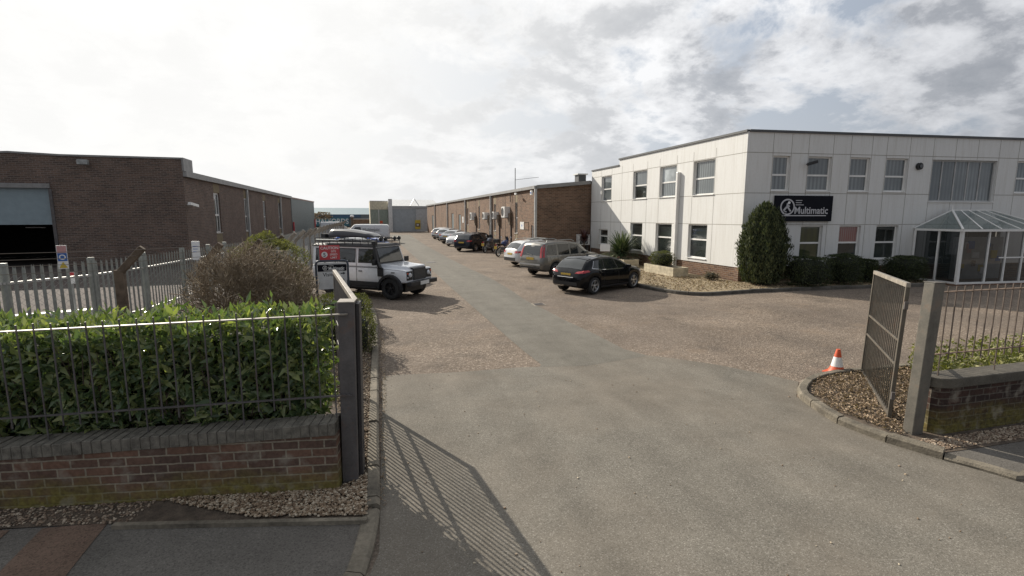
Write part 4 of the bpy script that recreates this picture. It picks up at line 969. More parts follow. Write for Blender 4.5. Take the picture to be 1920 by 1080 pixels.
# floodlight and camera on the front
u, z = uf(1512, 308); q = SF(u, 0, z); le = empty('floodlight', q, 'black floodlight bracketed beside the second upper office window', 'floodlight')
m = MB(); m.tube(SF(u, .003, z), SF(u, .22, z+.02), .02); m.build('bracket', M['black'], le); m = MB(); m.bar(SF(u-.12, .2, z-.03), SF(u+.2, .38, z+.08), .2, .12); m.build('lamp_housing', M['black'], le, bevel=.02)
u, z = uf(1722, 312); q = SF(u, 0, z); le = empty('bulkhead_lamp', q, 'round black bulkhead lamp high on the office wall left of the wide window', 'lamp')
discf(SF, 0, .15, z, .003, .10, u=u).build('housing', M['black'], le); discf(SF, 0, .08, z, .10, .13, u=u+.02).build('lens', M['carglass'], le)

# ---- glass porch
u0 = uf(1709, 470)[0]; PW = 4.6; PDp = 2.05; ez = 2.2; az = 3.05
pe = empty('glass_porch', SF(u0, 1, 0), 'white-framed glass entrance porch with hipped glass roof on the office front', 'porch')
m = MB(); t = .07
PF = Fr(SF(u0, PDp, 0), SF.d); PS = Fr(SF(u0, 0, 0), SF.n)       # front frame; left side frame runs outwards
PS.n = -SF.d
xs = [0, 1.35, 2.25, 3.1, PW-.08]
for x in xs: m.fbox(PF, x, x+(.13 if x == 0 else .06), -.09, 0, .06, ez)
for x in (.0, PDp*.52): m.hexa([PS(x+b, a, z) for z in (.06, ez) for b, a in ((.02, 0), (.09, 0), (.09, -.08), (.02, -.08))])
for z0_, z1_ in ((.06, .14), (ez-.002, ez+.09)):
    m.fbox(PF, .13 if z0_ < 1 else -.06, PW+.05, -.088, .05 if z0_ > 1 else -.002, z0_, z1_); m.fbox(SF, u0-(.05 if z0_ > 1 else -.0), u0+.07, .1, PDp-.1, z0_+.001, z1_-.001)
m.fbox(PF, 2.0, PW-.1, -.07, -.02, 1.1, 1.15)
m.build('frame', M['upvc'], pe)
m = MB(); m.fbox(PF, -.05, PW, -PDp+.02, .02, -.1, .055); m.build('base', M['brick_p'], pe)
pg = newmat('porch_glass')[0]; nt = pg.node_tree; b = nt.nodes['Principled BSDF']; b.inputs['Base Color'].default_value = (.03, .038, .038, 1); b.inputs['Roughness'].default_value = .04; b.inputs['Alpha'].default_value = .72; b.inputs['Specular IOR Level'].default_value = .9; b.inputs['Coat Weight'].default_value = .5
for a, b_ in zip(xs[:-1], xs[1:]):
    MB().poly([PF(a+.05, -.045, .14), PF(b_, -.045, .14), PF(b_, -.045, ez), PF(a+.05, -.045, ez)]).build('pane', pg, pe)
for a, b_ in ((.09, PDp*.52), (PDp*.52+.09, PDp-.09)):
    MB().poly([SF(u0+.04, a, .14), SF(u0+.04, b_, .14), SF(u0+.04, b_, ez), SF(u0+.04, a, ez)]).build('pane', pg, pe)
apx = SF(u0+1.35, .45, az+.02); apr = SF(u0+PW-1.2, .45, az+.02)
c = [SF(u0-.05, .05, ez+.09), SF(u0-.05, PDp+.05, ez+.09), SF(u0+PW+.05, PDp+.05, ez+.09), SF(u0+PW+.05, .05, ez+.09)]
rg = newmat('roof_glass')[0]; nt = rg.node_tree; b = nt.nodes['Principled BSDF']; b.inputs['Base Color'].default_value = (.16, .20, .19, 1); b.inputs['Roughness'].default_value = .06; b.inputs['Alpha'].default_value = .7; b.inputs['Specular IOR Level'].default_value = .9
MB().poly([c[0], c[1], apx]).build('roof_pane', rg, pe); MB().poly([c[1], c[2], apr, apx]).build('roof_pane', rg, pe); MB().poly([c[2], c[3], apr]).build('roof_pane', rg, pe)
m = MB()
for a, b_ in ((c[0], apx), (c[1], apx), (c[2], apr), (apx, apr)): m.bar(a, b_, .07, .06)
for k in (.2, .4, .6, .8): m.bar(c[1].lerp(c[2], k), apx.lerp(apr, k), .045, .05)
m.build('roof_bars', M['upvc'], pe)
m = MB(); m.tube(apx, apx+Vector((0, 0, .22)), .02); m.build('finial', M['upvc'], pe)
m = MB(); m.tube(SF(u0-.02, .12, .1), SF(u0-.02, .12, ez), .035); m.build('downpipe', M['upvc'], pe, True)
# things inside the porch
d_ = empty('porch_display', SF(u0+3.0, .8, .05), 'clutter of posters and leaflets inside the glass porch', 'display stand')
m = MB(); m.fbox(SF, u0+1.7, u0+4.2, .35, .5, .05, 1.9); m.build('stand', M['greyframe'], d_)
for k in range(16):
    a = u0+1.75+random.random()*2.1; z = .2+random.random()*1.4; m = MB(); m.fbox(SF, a, a+random.uniform(.15, .4), .5, .51+k*.003, z, z+random.uniform(.12, .35)); m.build('leaflet', [M['white'], M['pink'], M['signblue'], M['yellow'], M['greyframe'], M['brick_b']][k % 6], d_)

# ---- brown brick workshop
e = empty('brick_workshop', (11.11, 31.9, 0), 'long single-storey brown brick workshop with pale eaves running away on the right', 'building')
BW = Fr((11.11, 91, 0), (0, -1)); bu = lambda Y: 91-Y; BL = 59.1; zt0, zt1 = 4.62, 4.70
ops = []; wins = []
for Y, w, z0, z1 in ((32.6, .5, 1.25, 2.2), (36.35, .62, 1.56, 3.85), (42.75, .62, 1.56, 3.86), (48.9, .6, 1.55, 3.8), (54.6, .6, 1.9, 3.7)):
    o = (bu(Y+w/2), bu(Y-w/2), z0, z1); ops.append(o); wins.append(o)
doors = [(bu(60.2), bu(58.8), .0, 3.05), (bu(65.2), bu(63.6), .0, 3.2), (bu(84.5), bu(82.5), .0, 3.0)]
m = MB(); wall(m, BW, BL, -.05, 4.62, ops+doors, .12)
BS = Fr((11.11, 31.9, 0), (1, 0)); wall(m, BS, 5.4, -.05, (4.62, 5.13), [], .1)
m.poly([(11.11, 91, 0), (11.11, 91, 4.62), (40, 91, 6.5), (40, 91, 0)]); m.build('wall', M['brick_b'], e)
m = MB(); m.poly([(10.95, 31.75, 4.80), (40, 31.75, 7.6), (40, 91, 7.6), (10.95, 91, 4.80)]); m.build('roof', M['fascia'], e)
m = MB(); m.box(10.93, 11.09, 31.7, 91.1, 4.62, 4.82); m.build('eaves_gutter', M['fascia'], e)
m = MB(); zA = 4.62; m.hexa([(11.11, 31.70, zA), (15.0, 31.70, zA+.37), (15.0, 31.88, zA+.37), (11.11, 31.88, zA), (11.11, 31.70, zA+.24), (15.0, 31.70, zA+.61), (15.0, 31.88, zA+.61), (11.11, 31.88, zA+.24)]); m.build('verge_board', M['fascia'], e)
for o in wins:
    window(e, BW, o, .1, .05, (.5,) if o[3] > 3 else (), (), ('winblind', 'win'), sill=True)
    if o[3] > 3:
        MB().fbox(BW, o[0], o[1], -.09, .003, .1, o[2]-.035).build('tan_strip', M['tan'], e); MB().fbox(BW, o[0], o[1], -.09, .003, o[3]+.003, 4.6).build('tan_strip', M['tan'], e)
for o in doors: m = MB(); m.fbox(BW, o[0]+.003, o[1]-.003, -.1, -.06, .0, o[3]-.003); m.build('door', M['clad'], e)
for px in (1004, 920, 872, 838, 815): 
    Y = atX(px, 380, 11.0).y; m = MB(); m.box(10.93, 11.08, Y-.08, Y+.08, 0, 4.6); m.build('downpipe', M['greyframe'], e, bevel=.01)
m = MB()
for px in (966, 947, 892, 855, 828, 899):
    Y = atX(px, 385, 11.09).y; m.box(11.095, 11.107, Y-.015, Y+.015, 0, 4.6)
m.build('movement_joints', M['trim'], e)
q = atX(966, 317, 11.4); m = MB(); m.tube((11.4, q.y, 4.6), (11.4, q.y, 6.5), .03); m.tube((11.4, q.y, 5.6), (12.9, q.y-1.2, 5.75), .015); m.tube((11.02, q.y, 3.9), (11.02, q.y, 4.62), .03)
an = empty('roof_aerial', (11.4, q.y, 4.6), 'thin roof aerial mast with side arm above the brick workshop', 'aerial'); m.build('mast', M['iron'], an)
m = MB(); m.box(14.2, 14.75, 31.95, 32.6, 4.9, 5.62); vt = empty('roof_vent', (14.5, 32.2, 4.9), 'dark square vent cowl where the brown roof meets the white office', 'vent'); m.build('duct', M['trim'], vt); MB().box(14.1, 14.85, 31.85, 32.7, 5.625, 5.7).build('cowl', M['pale'], vt)
def ac(name, c, sx, sy, sz, label, face='-x'):
    e = empty(name, c, label, 'air conditioner', 'air conditioning units'); x, y, z = c; m = MB()
    m.box(x-sx, x, y-sy/2, y+sy/2, z, z+sz); m.build('casing', M['upvc'], e, bevel=.015)
    if face == '-x':
        m = MB(); m.lathe([(.0, 0), (.26*sz/.75, 0), (.3*sz/.75, -.012), (.3*sz/.75, 0)], 20, (x-sx-.004, y+sy*.12, z+sz/2), 'x'); m.build('fan_grille', M['black'], e)
        m = MB()
        for k in (-.3, .3): m.box(x-sx, x-.0, y+k*sy-.02, y+k*sy+.02, z-.05, z-.003)
        m.build('bracket', M['iron'], e)
    return e
labs = ('air conditioner on the workshop wall nearest the camera, above the parked motorcycles', 'second air conditioner along the workshop wall, smaller than the nearest', 'third air conditioner along the workshop wall beside the downpipe', 'farthest air conditioner on the workshop wall by the downpipe')
for (px, sy, sz, zc_), l in zip(((944, .95, .85, 2.72), (925, .5, .6, 2.6), (907, .75, .62, 2.55), (883, .8, .75, 2.45)), labs):
    Y = atX(px, 398, 10.7).y; ac('air_conditioner', (11.10, Y, zc_), .45, sy, sz, l)
    m = MB(); m.box(10.9, 11.1, Y-sy*.5-.55, Y-sy*.5-.15, zc_-.55, zc_+.35); cb = empty('cable_tray', (11.0, Y-sy*.5-.35, zc_-.55), 'dark pipework and tray right of the '+l.split(' on ')[0].split(' along ')[0], 'pipework'); m.build('tray', M['postbrown'], cb); MB().box(11.02, 11.1, Y-sy*.5-.4, Y-sy*.5-.35, .3, zc_-.552).build('pipe', M['trim'], cb)
c = atY(1080, 459, 31.9); e = empty('air_conditioner', (c.x+.1, 31.9, c.z), 'white air conditioner low on the shaded end wall in the corner', 'air conditioner', 'air conditioning units')
m = MB(); m.box(c.x, c.x+.85, 31.5, 31.89, c.z, c.z+.72); m.build('casing', M['upvc'], e, bevel=.015)
m = MB(); m.box(c.x+.12, c.x+.7, 31.485, 31.498, c.z+.08, c.z+.64); m.build('fan_grille', M['black'], e)
m = MB(); m.lathe([(.24, 0), (.27, -.02), (.27, 0)], 20, (c.x+.41, 31.484, c.z+.36), 'y'); m.build('fan_ring', M['greyframe'], e)
m = MB(); m.box(c.x+.1, c.x+.16, 31.52, 31.88, 0, c.z-.003); m.box(c.x+.7, c.x+.76, 31.52, 31.88, 0, c.z-.003); m.build('feet', M['iron'], e)
# notice on the workshop wall and small wall items
q = atX(979, 423, 11.1); e = empty('wall_notice', q, 'square white notice with blue symbol on the workshop wall above the motorcycles', 'sign')
f = Fr((11.1, q.y, q.z), (0, -1)); m = MB(); m.fbox(f, -.45, .45, -.0, .02, -.27, .27); m.build('board', M['pale'], e); discf(f, 0, .09, 0, .02, .024).build('symbol', M['signblue'], e)
m = MB(); m.fbox(f, .5, 1.5, 0, .02, .24, .27); m.fbox(f, .5, 1.5, 0, .02, -.27, -.24); m.fbox(f, 1.47, 1.5, 0, .02, -.239, .239); m.build('pipe_frame', M['postbrown'], e)
q = atX(868, 412, 11.08); e = empty('door_notice', q, 'narrow white notice beside the workshop door past the downpipe', 'sign'); f = Fr((11.1, q.y, q.z), (0, -1))
MB().fbox(f, -.35, .35, 0, .02, -.35, .35).build('board', M['white'], e); MB().fbox(f, -.25, .25, .02, .024, -.02, .02).build('text_line', M['trim'], e)
q = atX(974, 363, 11.0); e = empty('security_camera', q, 'small security camera on a bracket under the workshop eaves', 'camera'); m = MB(); m.tube((11.1, q.y, q.z), (10.75, q.y, q.z-.06), .02); m.build('bracket', M['iron'], e); MB().bar((10.75, q.y+.25, q.z), (10.7, q.y-.2, q.z-.05), .12, .12).build('housing', M['pale'], e)
q = atX(1003, 361, 10.92); e = empty('alarm_box', (10.93, 31.95, q.z), 'small white alarm box at the top corner of the workshop', 'alarm box'); MB().box(10.80, 10.92, 31.9, 32.2, q.z-.15, q.z+.15).build('box', M['upvc'], e, bevel=.02); MB().box(10.79, 10.799, 31.97, 32.13, q.z-.05, q.z+.05).build('lens', M['signblue'], e)

# ---- left brick warehouse
LY = 34.1; e = empty('brick_warehouse', (-10, LY, 0), 'large dark red brick warehouse with open pale blue shutter on the left', 'building')
LF = Fr((-40, LY, 0), (1, 0)); lu = lambda x: x+40
so_ = (lu(-24), lu(-16.55), -.05, 4.41)
top = [(-40, 6.16), (-24, 5.9), (-18.11, 6.26), (-15.84, 6.17), (-10, 6.17)]
m = MB(); wall(m, LF, 30, -.05, 5.2, [so_], .35)
for (xa, za), (xb, zb_) in zip(top[:-1], top[1:]): m.poly([LF(lu(xa), 0, 5.2), LF(lu(xb), 0, 5.2), LF(lu(xb), 0, zb_), LF(lu(xa), 0, za)])
LS = Fr((-10, LY, 0), (0, 1)); lops = []
for a, b, z0, z1 in ((40.2, 41.7, 1.63, 4.48), (49.6, 51.0, 1.5, 4.42), (58.4, 59.9, 1.43, 4.45), (68.4, 69.9, 1.32, 4.5)): lops.append((a-LY, b-LY, z0, z1))
wall(m, LS, 46, -.05, (5.15, 5.4), lops, .15); m.poly([(-10, LY, 5.1), (-10, LY+1.5, 5.1), (-10, LY+1.5, 6.17), (-10, LY, 6.17)]); m.poly([(-40, LY+1.5, 5), (-10, LY+1.5, 5), (-10, LY+1.5, 6.1), (-40, LY+1.5, 6.1)])
m.build('wall', M['brick_w'], e)
m = MB()
for (xa, za), (xb, zb_) in zip(top[:-1], top[1:]): m.hexa([(xa, LY-.05, za-.07), (xb, LY-.05, zb_-.07), (xb, LY+1.6, zb_-.07), (xa, LY+1.6, za-.07), (xa, LY-.05, za+.03), (xb, LY-.05, zb_+.03), (xb, LY+1.6, zb_+.03), (xa, LY+1.6, za+.03)])
m.box(-10.0, -9.9, LY-.05, LY+1.6, 5.45, 6.2); m.build('parapet_cap', M['fascia'], e)
m = MB(); m.hexa([(-10.3, LY+1.6, 5.12), (-9.8, LY+1.6, 5.12), (-9.8, LY+46, 5.4), (-10.3, LY+46, 5.4), (-10.3, LY+1.6, 5.46), (-9.8, LY+1.6, 5.46), (-9.8, LY+46, 5.72), (-10.3, LY+46, 5.72)]); m.hexa([(-9.995, LY+.005, 5.12), (-9.8, LY+.005, 5.12), (-9.8, LY+1.6, 5.12), (-9.995, LY+1.6, 5.12), (-9.995, LY+.005, 5.44), (-9.8, LY+.005, 5.44), (-9.8, LY+1.6, 5.46), (-9.995, LY+1.6, 5.46)]) ; m.build('eaves_fascia', M['fascia'], e)
m = MB(); m.poly([(-10.2, LY+1.6, 5.4), (-10.2, LY+81, 5.8), (-40, LY+81, 6.6), (-40, LY+1.6, 6.2)]); m.build('roof', M['fascia'], e)
for o in lops:
    window(e, LS, o, .13, .1, (.45,), (.55,), ('win', 'winblind'), sill=True, name='window')
    MB().fbox(LS, o[0], o[1], -.09, .003, .1, o[2]-.035).build('tan_strip', M['tan'], e); MB().fbox(LS, o[0], o[1], -.09, .003, o[3]+.003, 5.1).build('tan_strip', M['tan'], e)
for px in (466, 527.5): Y = atX(px, 400, -9.9).y; MB().box(-9.98, -9.83, Y-.1, Y+.1, 0, 5.2).build('downpipe', M['greyframe'], e)
m = MB(); m.fbox(LF, so_[0]+.002, so_[1]-.002, -.30, -.22, 2.35, 4.4)
for k in range(20): z = 2.36+.1*k; m.fbox(LF, so_[0]+.002, so_[1]-.002, -.22, -.205, z, z+.075)
m.build('roller_shutter', M['shutterblue'], e)
MB().fbox(LF, so_[0], so_[1]+.1, .003, .08, 4.35, 4.6).build('shutter_housing', M['fascia'], e)
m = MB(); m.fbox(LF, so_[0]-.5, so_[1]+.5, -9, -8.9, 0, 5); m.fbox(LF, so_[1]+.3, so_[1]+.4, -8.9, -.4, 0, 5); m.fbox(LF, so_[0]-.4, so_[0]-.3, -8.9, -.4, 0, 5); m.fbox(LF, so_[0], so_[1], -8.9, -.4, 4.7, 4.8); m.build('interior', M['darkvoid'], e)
MB().fbox(LF, so_[1]-3.3, so_[1]-2.3, -4, -3.9, 2.1, 2.16).build('ceiling_light', M['white'], e)
m = MB(); m.fbox(LF, so_[1]+.003, so_[1]+.16, .002, .05, 0, 4.3); m.build('guide_rail', M['iron'], e)
q = atY(160, 304, LY-.1); le = empty('floodlight', q, 'grey floodlight high on the brick warehouse front wall', 'floodlight'); m = MB(); m.tube((q.x, LY, q.z+.12), (q.x, LY-.3, q.z), .03); m.build('bracket', M['iron'], le); MB().box(q.x-.25, q.x+.25, LY-.5, LY-.25, q.z-.17, q.z+.1).build('lamp_housing', M['steel'], le, bevel=.03)
q = atX(361, 384, -9.7); le = empty('security_camera', q, 'white security camera on the warehouse side wall near its corner', 'camera'); MB().tube((-9.99, q.y, q.z), (-9.6, q.y, q.z), .03).build('bracket', M['upvc'], le); MB().bar((-9.6, q.y-.9, q.z+.06), (-9.6, q.y+.6, q.z-.05), .15, .16).build('housing', M['upvc'], le)
# grey clad extension
Y0 = LY+46; e = empty('clad_extension', (-10, Y0, 0), 'grey corrugated metal shed joined to the far end of the brick warehouse', 'building')
f = Fr((-9.97, Y0+.05, 0), (0, 1)); m = MB(); Lx = 36; k = 0
while k < Lx/.3: m.fbox(f, k*.3, k*.3+.2, -.2, .04, 0, 5.45+.011*k*.3); m.fbox(f, k*.3+.2, k*.3+.3, -.2, 0, 0, 5.45+.011*k*.3); k += 1
m.build('cladding', M['clad'], e); m = MB(); m.box(-40, -10.2, Y0+Lx-.3, Y0+Lx, 0, 5.8); m.build('end_wall', M['clad'], e)
m = MB(); m.hexa([(-10.3, Y0, 5.42), (-9.85, Y0, 5.42), (-9.85, Y0+Lx+.3, 5.8), (-10.3, Y0+Lx+.3, 5.8), (-10.3, Y0, 5.62), (-9.85, Y0, 5.62), (-9.85, Y0+Lx+.3, 6.0), (-10.3, Y0+Lx+.3, 6.0)]); m.build('eaves', simple('rusty_eaves', (.3, .2, .17), .7, kind='P'), e)
MB().box(-9.9, -9.7, Y0+.2, Y0+.45, 0, 2.0).build('red_post', M['signred'], e); MB().box(-9.9, -9.7, Y0+Lx-1, Y0+Lx-.6, 0, 2.2).build('red_post', M['signred'], e)

# ---- far end of the yard
e = empty('shutter_unit', (8.5, 96, 0), 'grey roller-shutter building closing the far end of the drive', 'building')
f = Fr((4.6, 96, 0), (1, 0)); o = (.75, 5.0, 0, 4.28)
m = MB(); wall(m, f, 12, 0, 4.6, [o], .3); m.poly([f(0, 0, 0), f(0, 0, 4.6), f(0, -20, 4.6), f(0, -20, 0)]); m.build('wall', simple('pale_grey_sheet', (.46, .48, .48), .6, kind='P'), e)
m = MB(); m.fbox(f, o[0], o[1], -.25, -.18, 0, 4.27)
for k in range(26): m.fbox(f, o[0]+.002, o[1]-.002, -.18, -.15, .01+k*.164, .13+k*.164)
m.build('roller_shutter', M['shutter'], e)
m = MB(); m.fbox(f, 0, 12, -.2, .12, 4.35, 4.75); m.build('fascia', simple('fascia_far', (.36, .365, .36), .6, kind='P'), e)
m = MB(); m.poly([f(0, .1, 4.75), f(9.5, .1, 4.75), f(9.0, -5, 6.05), f(0.3, -5, 6.05)]); m.poly([f(0, .1, 4.75), f(.3, -5, 6.05), f(0, -12, 4.75)]); m.poly([f(9.5, .1, 4.75), f(9.5, -12, 4.75), f(9, -5, 6.05)])
m.build('roof', M['pale'], e)
m = MB(); m.fbox(f, 0, .7, .0, .35, 0, 6.0); m.build('white_pier', M['pale'], e)
m = MB(); a = f(4.0, .2, 4.8); b = f(4.8, -.2, 6.1); m.bar(a, b, .18, .1); m.bar(b, f(5.6, .2, 4.8), .18, .1); m.build('roof_brace', M['white'], e)
f3 = Fr((9.9, 95.98, 1.3), (1, 0)); e2 = empty('hazard_notice', (9.9, 95.9, 1.3), 'yellow and black hazard notice beside the far roller shutter', 'sign')
m = MB(); m.fbox(f3, -.5, .5, .0, .05, -.85, .85); m.build('board', M['yellow'], e2); MB().fbox(f3, -.42, .42, .05, .06, -.4, .25).build('dark_panel', M['postbrown'], e2); MB().fbox(f3, -.2, .2, .06, .065, -.2, .1).build('label', M['pale'], e2)
e = empty('cream_unit', (3.2, 96, 0), 'cream rendered building with green-grey doors beside the far shutter', 'building')
f = Fr((1.35, 97, 0), (1, 0)); m = MB(); m.fbox(f, 0, 3.25, -12, 0, 4.1, 5.6); m.fbox(f, 0, 3.25, -12, -.2, -.1, 4.1); m.build('wall', M['cream'], e)
m = MB(); m.fbox(f, .05, 1.5, -.2, -.05, 0, 4.09); m.fbox(f, 1.6, 3.2, -.2, -.05, 0, 4.09); m.build('door', M['green'], e); MB().fbox(f, 1.5, 1.6, -.2, .0, 0, 4.09).build('door_post', M['pale'], e)
MB().fbox(f, 1.7, 2.2, -.05, .0, .9, 2.0).build('orange_notice', M['orange'], e); MB().fbox(f, -.02, 3.27, -12, .03, 5.6, 5.7).build('roof_edge', M['pale'], e)
# retail shed far behind
e = empty('retail_shed', (-8, 150, 0), 'long far-off retail shed with pale blue roof and teal lettered fascia', 'building')
m = MB(); m.hexa([(-40, 150, 3.4), (8, 150, 3.4), (8, 170, 3.4), (-40, 170, 3.4), (-40, 156, 5.3), (8, 156, 5.3), (8, 166, 5.3), (-40, 166, 5.3)]); m.build('roof', M['roofblue'], e)
m = MB(); m.box(-40, 8, 150.2, 168, -.2, 3.38); m.build('wall', M['clad'], e)
m = MB(); m.box(-40, -.5, 149.9, 150.19, 2.5, 3.36); m.build('blue_band', M['blueband'], e)
m = MB(); m.box(-40, -3.8, 149.0, 149.8, .2, 2.5); m.build('teal_fascia', M['teal'], e)
text_obj('HALFORDS', 2.1, simple('pale_letters', (.75, .76, .74), .6), e, (-12.6, 148.99, .75), (1, 0, 0), (0, 0, 1), ext=.08, sx=.84, bold=.04)
shrub('far_tree', (-10.2, 140, 0), (2.3, 1.5, .9), 900, .35, M['litter'], 'bare brownish tree in front of the far retail shed', 'tree', lump=.25, coref=.3, zbase=1.9)
e = empty('far_wall', (3, 120, 0), 'low brown wall and scrub in front of the far shed behind the white van', 'wall'); MB().box(-2, 5, 118, 118.4, -.2, 2.2).build('wall', M['brick_b'], e); MB().box(-2.05, 5.05, 117.95, 118.45, 2.2, 2.3).build('coping', M['pale'], e)
q = atY(660, 406, 78); e = empty('lamp_bollard', (q.x, 78, 0), 'grey lamp post with a round white head beyond the van', 'lamp post'); m = MB(); m.tube((q.x, 78, 0), (q.x, 78, 2.7), .22, .18, 8); m.build('post', M['postbrown'], e); m = MB(); m.lathe([(0, .35), (.22, .28), (.3, .1), (.22, 0), (0, -.02)], 12, (q.x, 78, 2.7)); m.build('lamp_head', M['white'], e, True)
# distant tree belt so the world does not end at the yard
# ============================================================ VEHICLES
def interp(tab):
    xs = [t[0] for t in tab]; ys = [t[1] for t in tab]
    return lambda x: float(np.interp(x, xs, ys))
class Car:
    """lofted body: longitudinal profiles -> cross sections; patches are cut from the same surface"""
    def __init__(s, top, belt, bot, half, wheels, wr, roofk=.32, arch=.065, crown=.03, sharp=.06, track=None, smoothw=.05):
        def sm(f):
            return lambda x: sum(f(x+o)*w for o, w in ((-smoothw, .25), (0, .5), (smoothw, .25))) if smoothw else f(x)
        s.x0, s.x1 = top[0][0], top[-1][0]; s.top = sm(interp(top)); s.belt = sm(interp(belt)); s.bot = interp(bot); s.half = interp(half)
        s.w = wheels; s.wr = wr; s.roofk = roofk; s.ra = wr+arch; s.crown = crown; s.sh = sharp
        xs = set(np.round(np.linspace(s.x0, s.x1, 74), 3))
        for w in wheels:
            for a in np.linspace(0, math.pi, 15): xs.add(round(w-math.cos(a)*s.ra, 3))
            xs.add(round(w-s.ra-.004, 3)); xs.add(round(w+s.ra+.004, 3))
        for t in top+belt: xs.add(round(t[0], 3))
        xs = sorted(x for x in xs if s.x0 <= x <= s.x1); s.xs = [xs[0]]
        for x in xs[1:]:
            if x-s.xs[-1] > .003: s.xs.append(x)
    def sec(s, x):
        T = s.top(x); B = min(s.belt(x), T-.012); b = s.bot(x); w = s.half(x)
        for q in s.w:
            if abs(x-q) < s.ra: b = max(b, s.wr*.92+math.sqrt(s.ra**2-(x-q)**2))
        b = min(b, B-.05); g = max(0, T-B); wr = w*.955-g*s.roofk; g2 = min(.10, g*.5)
        return [(0, b+.02), (w*.90, b), (w*.972, b+(B-b)*.10+.0), (w, b+(B-b)*.45), (w*.992, b+(B-b)*.8), (w*.965, B-.0), (w*.94, B+min(.015, g*.2)), (wr+.012, T-g2*s.sh/.06-.005 if g > .1 else T-g*.45), (wr*.93, T-g2*.28), (wr*.6, T-g2*.05), (0, T+s.crown*min(1, g/.3))]
    def body(s, name, mat, parent):
        mb = MB(); n = 11; N_ = 2*n-2; prev = None
        for x in s.xs:
            p = s.sec(x); ring = [(x, y, z) for y, z in p]+[(x, -y, z) for y, z in p[-2:0:-1]]
            i = len(mb.v); mb.v += ring
            if prev is not None:
                for k in range(N_): mb.f.append((prev+k, i+k, i+(k+1) % N_, prev+(k+1) % N_)); mb.m.append(0)
            prev = i
        mb.f.append(tuple(range(0, N_))); mb.f.append(tuple(range(prev, prev+N_))[::-1]); mb.m += [0, 0]
        o = mb.build(name, mat, parent, True, 42, world=False)
        import bmesh; bm = bmesh.new(); bm.from_mesh(o.data); bmesh.ops.recalc_face_normals(bm, faces=bm.faces[:]); bm.to_mesh(o.data); bm.free(); return o
    def ys(s, x, z):
        p = s.sec(x)[1:]
        for (ya, za), (yb, zb_) in zip(p[:-1], p[1:]):
            if za <= z <= zb_ and zb_ > za: return ya+(yb-ya)*(z-za)/(zb_-za)
        return p[0][0] if z < p[0][1] else p[-2][0]
    def zt(s, x, y):
        p = s.sec(x)[5:]; y = abs(y)
        for (ya, za), (yb, zb_) in zip(p[:-1], p[1:]):
            if yb <= y <= ya: return za+(zb_-za)*(ya-y)/max(1e-6, ya-yb)
        return -1
    def side(s, mb, A, B, C, D, off=.006, nx=5, nz=3, sides=(1, -1), mi=0):
        for sg in sides:
            i = len(mb.v)
            for j in range(nz+1):
                for k in range(nx+1):
                    t, u = j/nz, k/nx
                    x = (A[0]*(1-u)+B[0]*u)*(1-t)+(D[0]*(1-u)+C[0]*u)*t; z = (A[1]*(1-u)+B[1]*u)*(1-t)+(D[1]*(1-u)+C[1]*u)*t
                    mb.v.append((x, sg*(s.ys(x, z)+off), z))
            for j in range(nz):
                for k in range(nx):
                    a = i+j*(nx+1)+k; q = (a, a+1, a+nx+2, a+nx+1); mb.f.append(q if sg < 0 else q[::-1]); mb.m.append(mi)
    def ribbon(s, mb, pts, w=.012, off=.003, sides=(1, -1)):
        for a, b in zip(pts[:-1], pts[1:]):
            if abs(a[0]-b[0]) < abs(a[1]-b[1]): s.side(mb, (a[0]-w/2, a[1]), (a[0]+w/2, a[1]), (b[0]+w/2, b[1]), (b[0]-w/2, b[1]), off, 1, 6, sides)
            else: s.side(mb, (a[0], a[1]-w/2), (b[0], b[1]-w/2), (b[0], b[1]+w/2), (a[0], a[1]+w/2), off, 8, 1, sides)
    def top_patch(s, mb, xa, xb, ky, off=.008, nx=7, ny=8, ka=None):
        i = len(mb.v); ka = ky if ka is None else ka
        for j in range(nx+1):
            x = xa+(xb-xa)*j/nx; kk = ky+(ka-ky)*j/nx; e = .03; sl = (s.top(x+e)-s.top(x-e))/(2*e); L = math.hypot(1, sl)
            for k in range(ny+1):
                y = kk*(-1+2*k/ny); z = s.zt(x, y); mb.v.append((x-sl/L*off, y, z+off/L))
        for j in range(nx):
            for k in range(ny):
                a = i+j*(ny+1)+k; mb.f.append((a, a+1, a+ny+2, a+ny+1)[::(1 if xb < xa else -1)]); mb.m.append(0)
    def xend(s, y, z, rear=True):
        xs = s.xs if rear else s.xs[::-1]
        pr = xs[0]
        for x in xs:
            if s.half(x)*.985 >= abs(y) and s.zt(x, min(abs(y), s.half(x)*.9)) >= z: return (x+pr)/2
            pr = x
        return xs[len(xs)//6]
    def end_patch(s, mb, A, B, C, D, rear=True, off=.008, ny=4, nz=3, mirror=True, mi=0):
        for sg in ((1, -1) if mirror else (1,)):
            i = len(mb.v)
            for j in range(nz+1):
                for k in range(ny+1):
                    t, u = j/nz, k/ny
                    y = (A[0]*(1-u)+B[0]*u)*(1-t)+(D[0]*(1-u)+C[0]*u)*t; z = (A[1]*(1-u)+B[1]*u)*(1-t)+(D[1]*(1-u)+C[1]*u)*t
                    mb.v.append((s.xend(y, z, rear)+(-off if rear else off), sg*y, z))
            for j in range(nz):
                for k in range(ny):
                    a = i+j*(ny+1)+k; q = (a, a+1, a+ny+2, a+ny+1); mb.f.append(q if (sg > 0) != rear else q[::-1]); mb.m.append(mi)
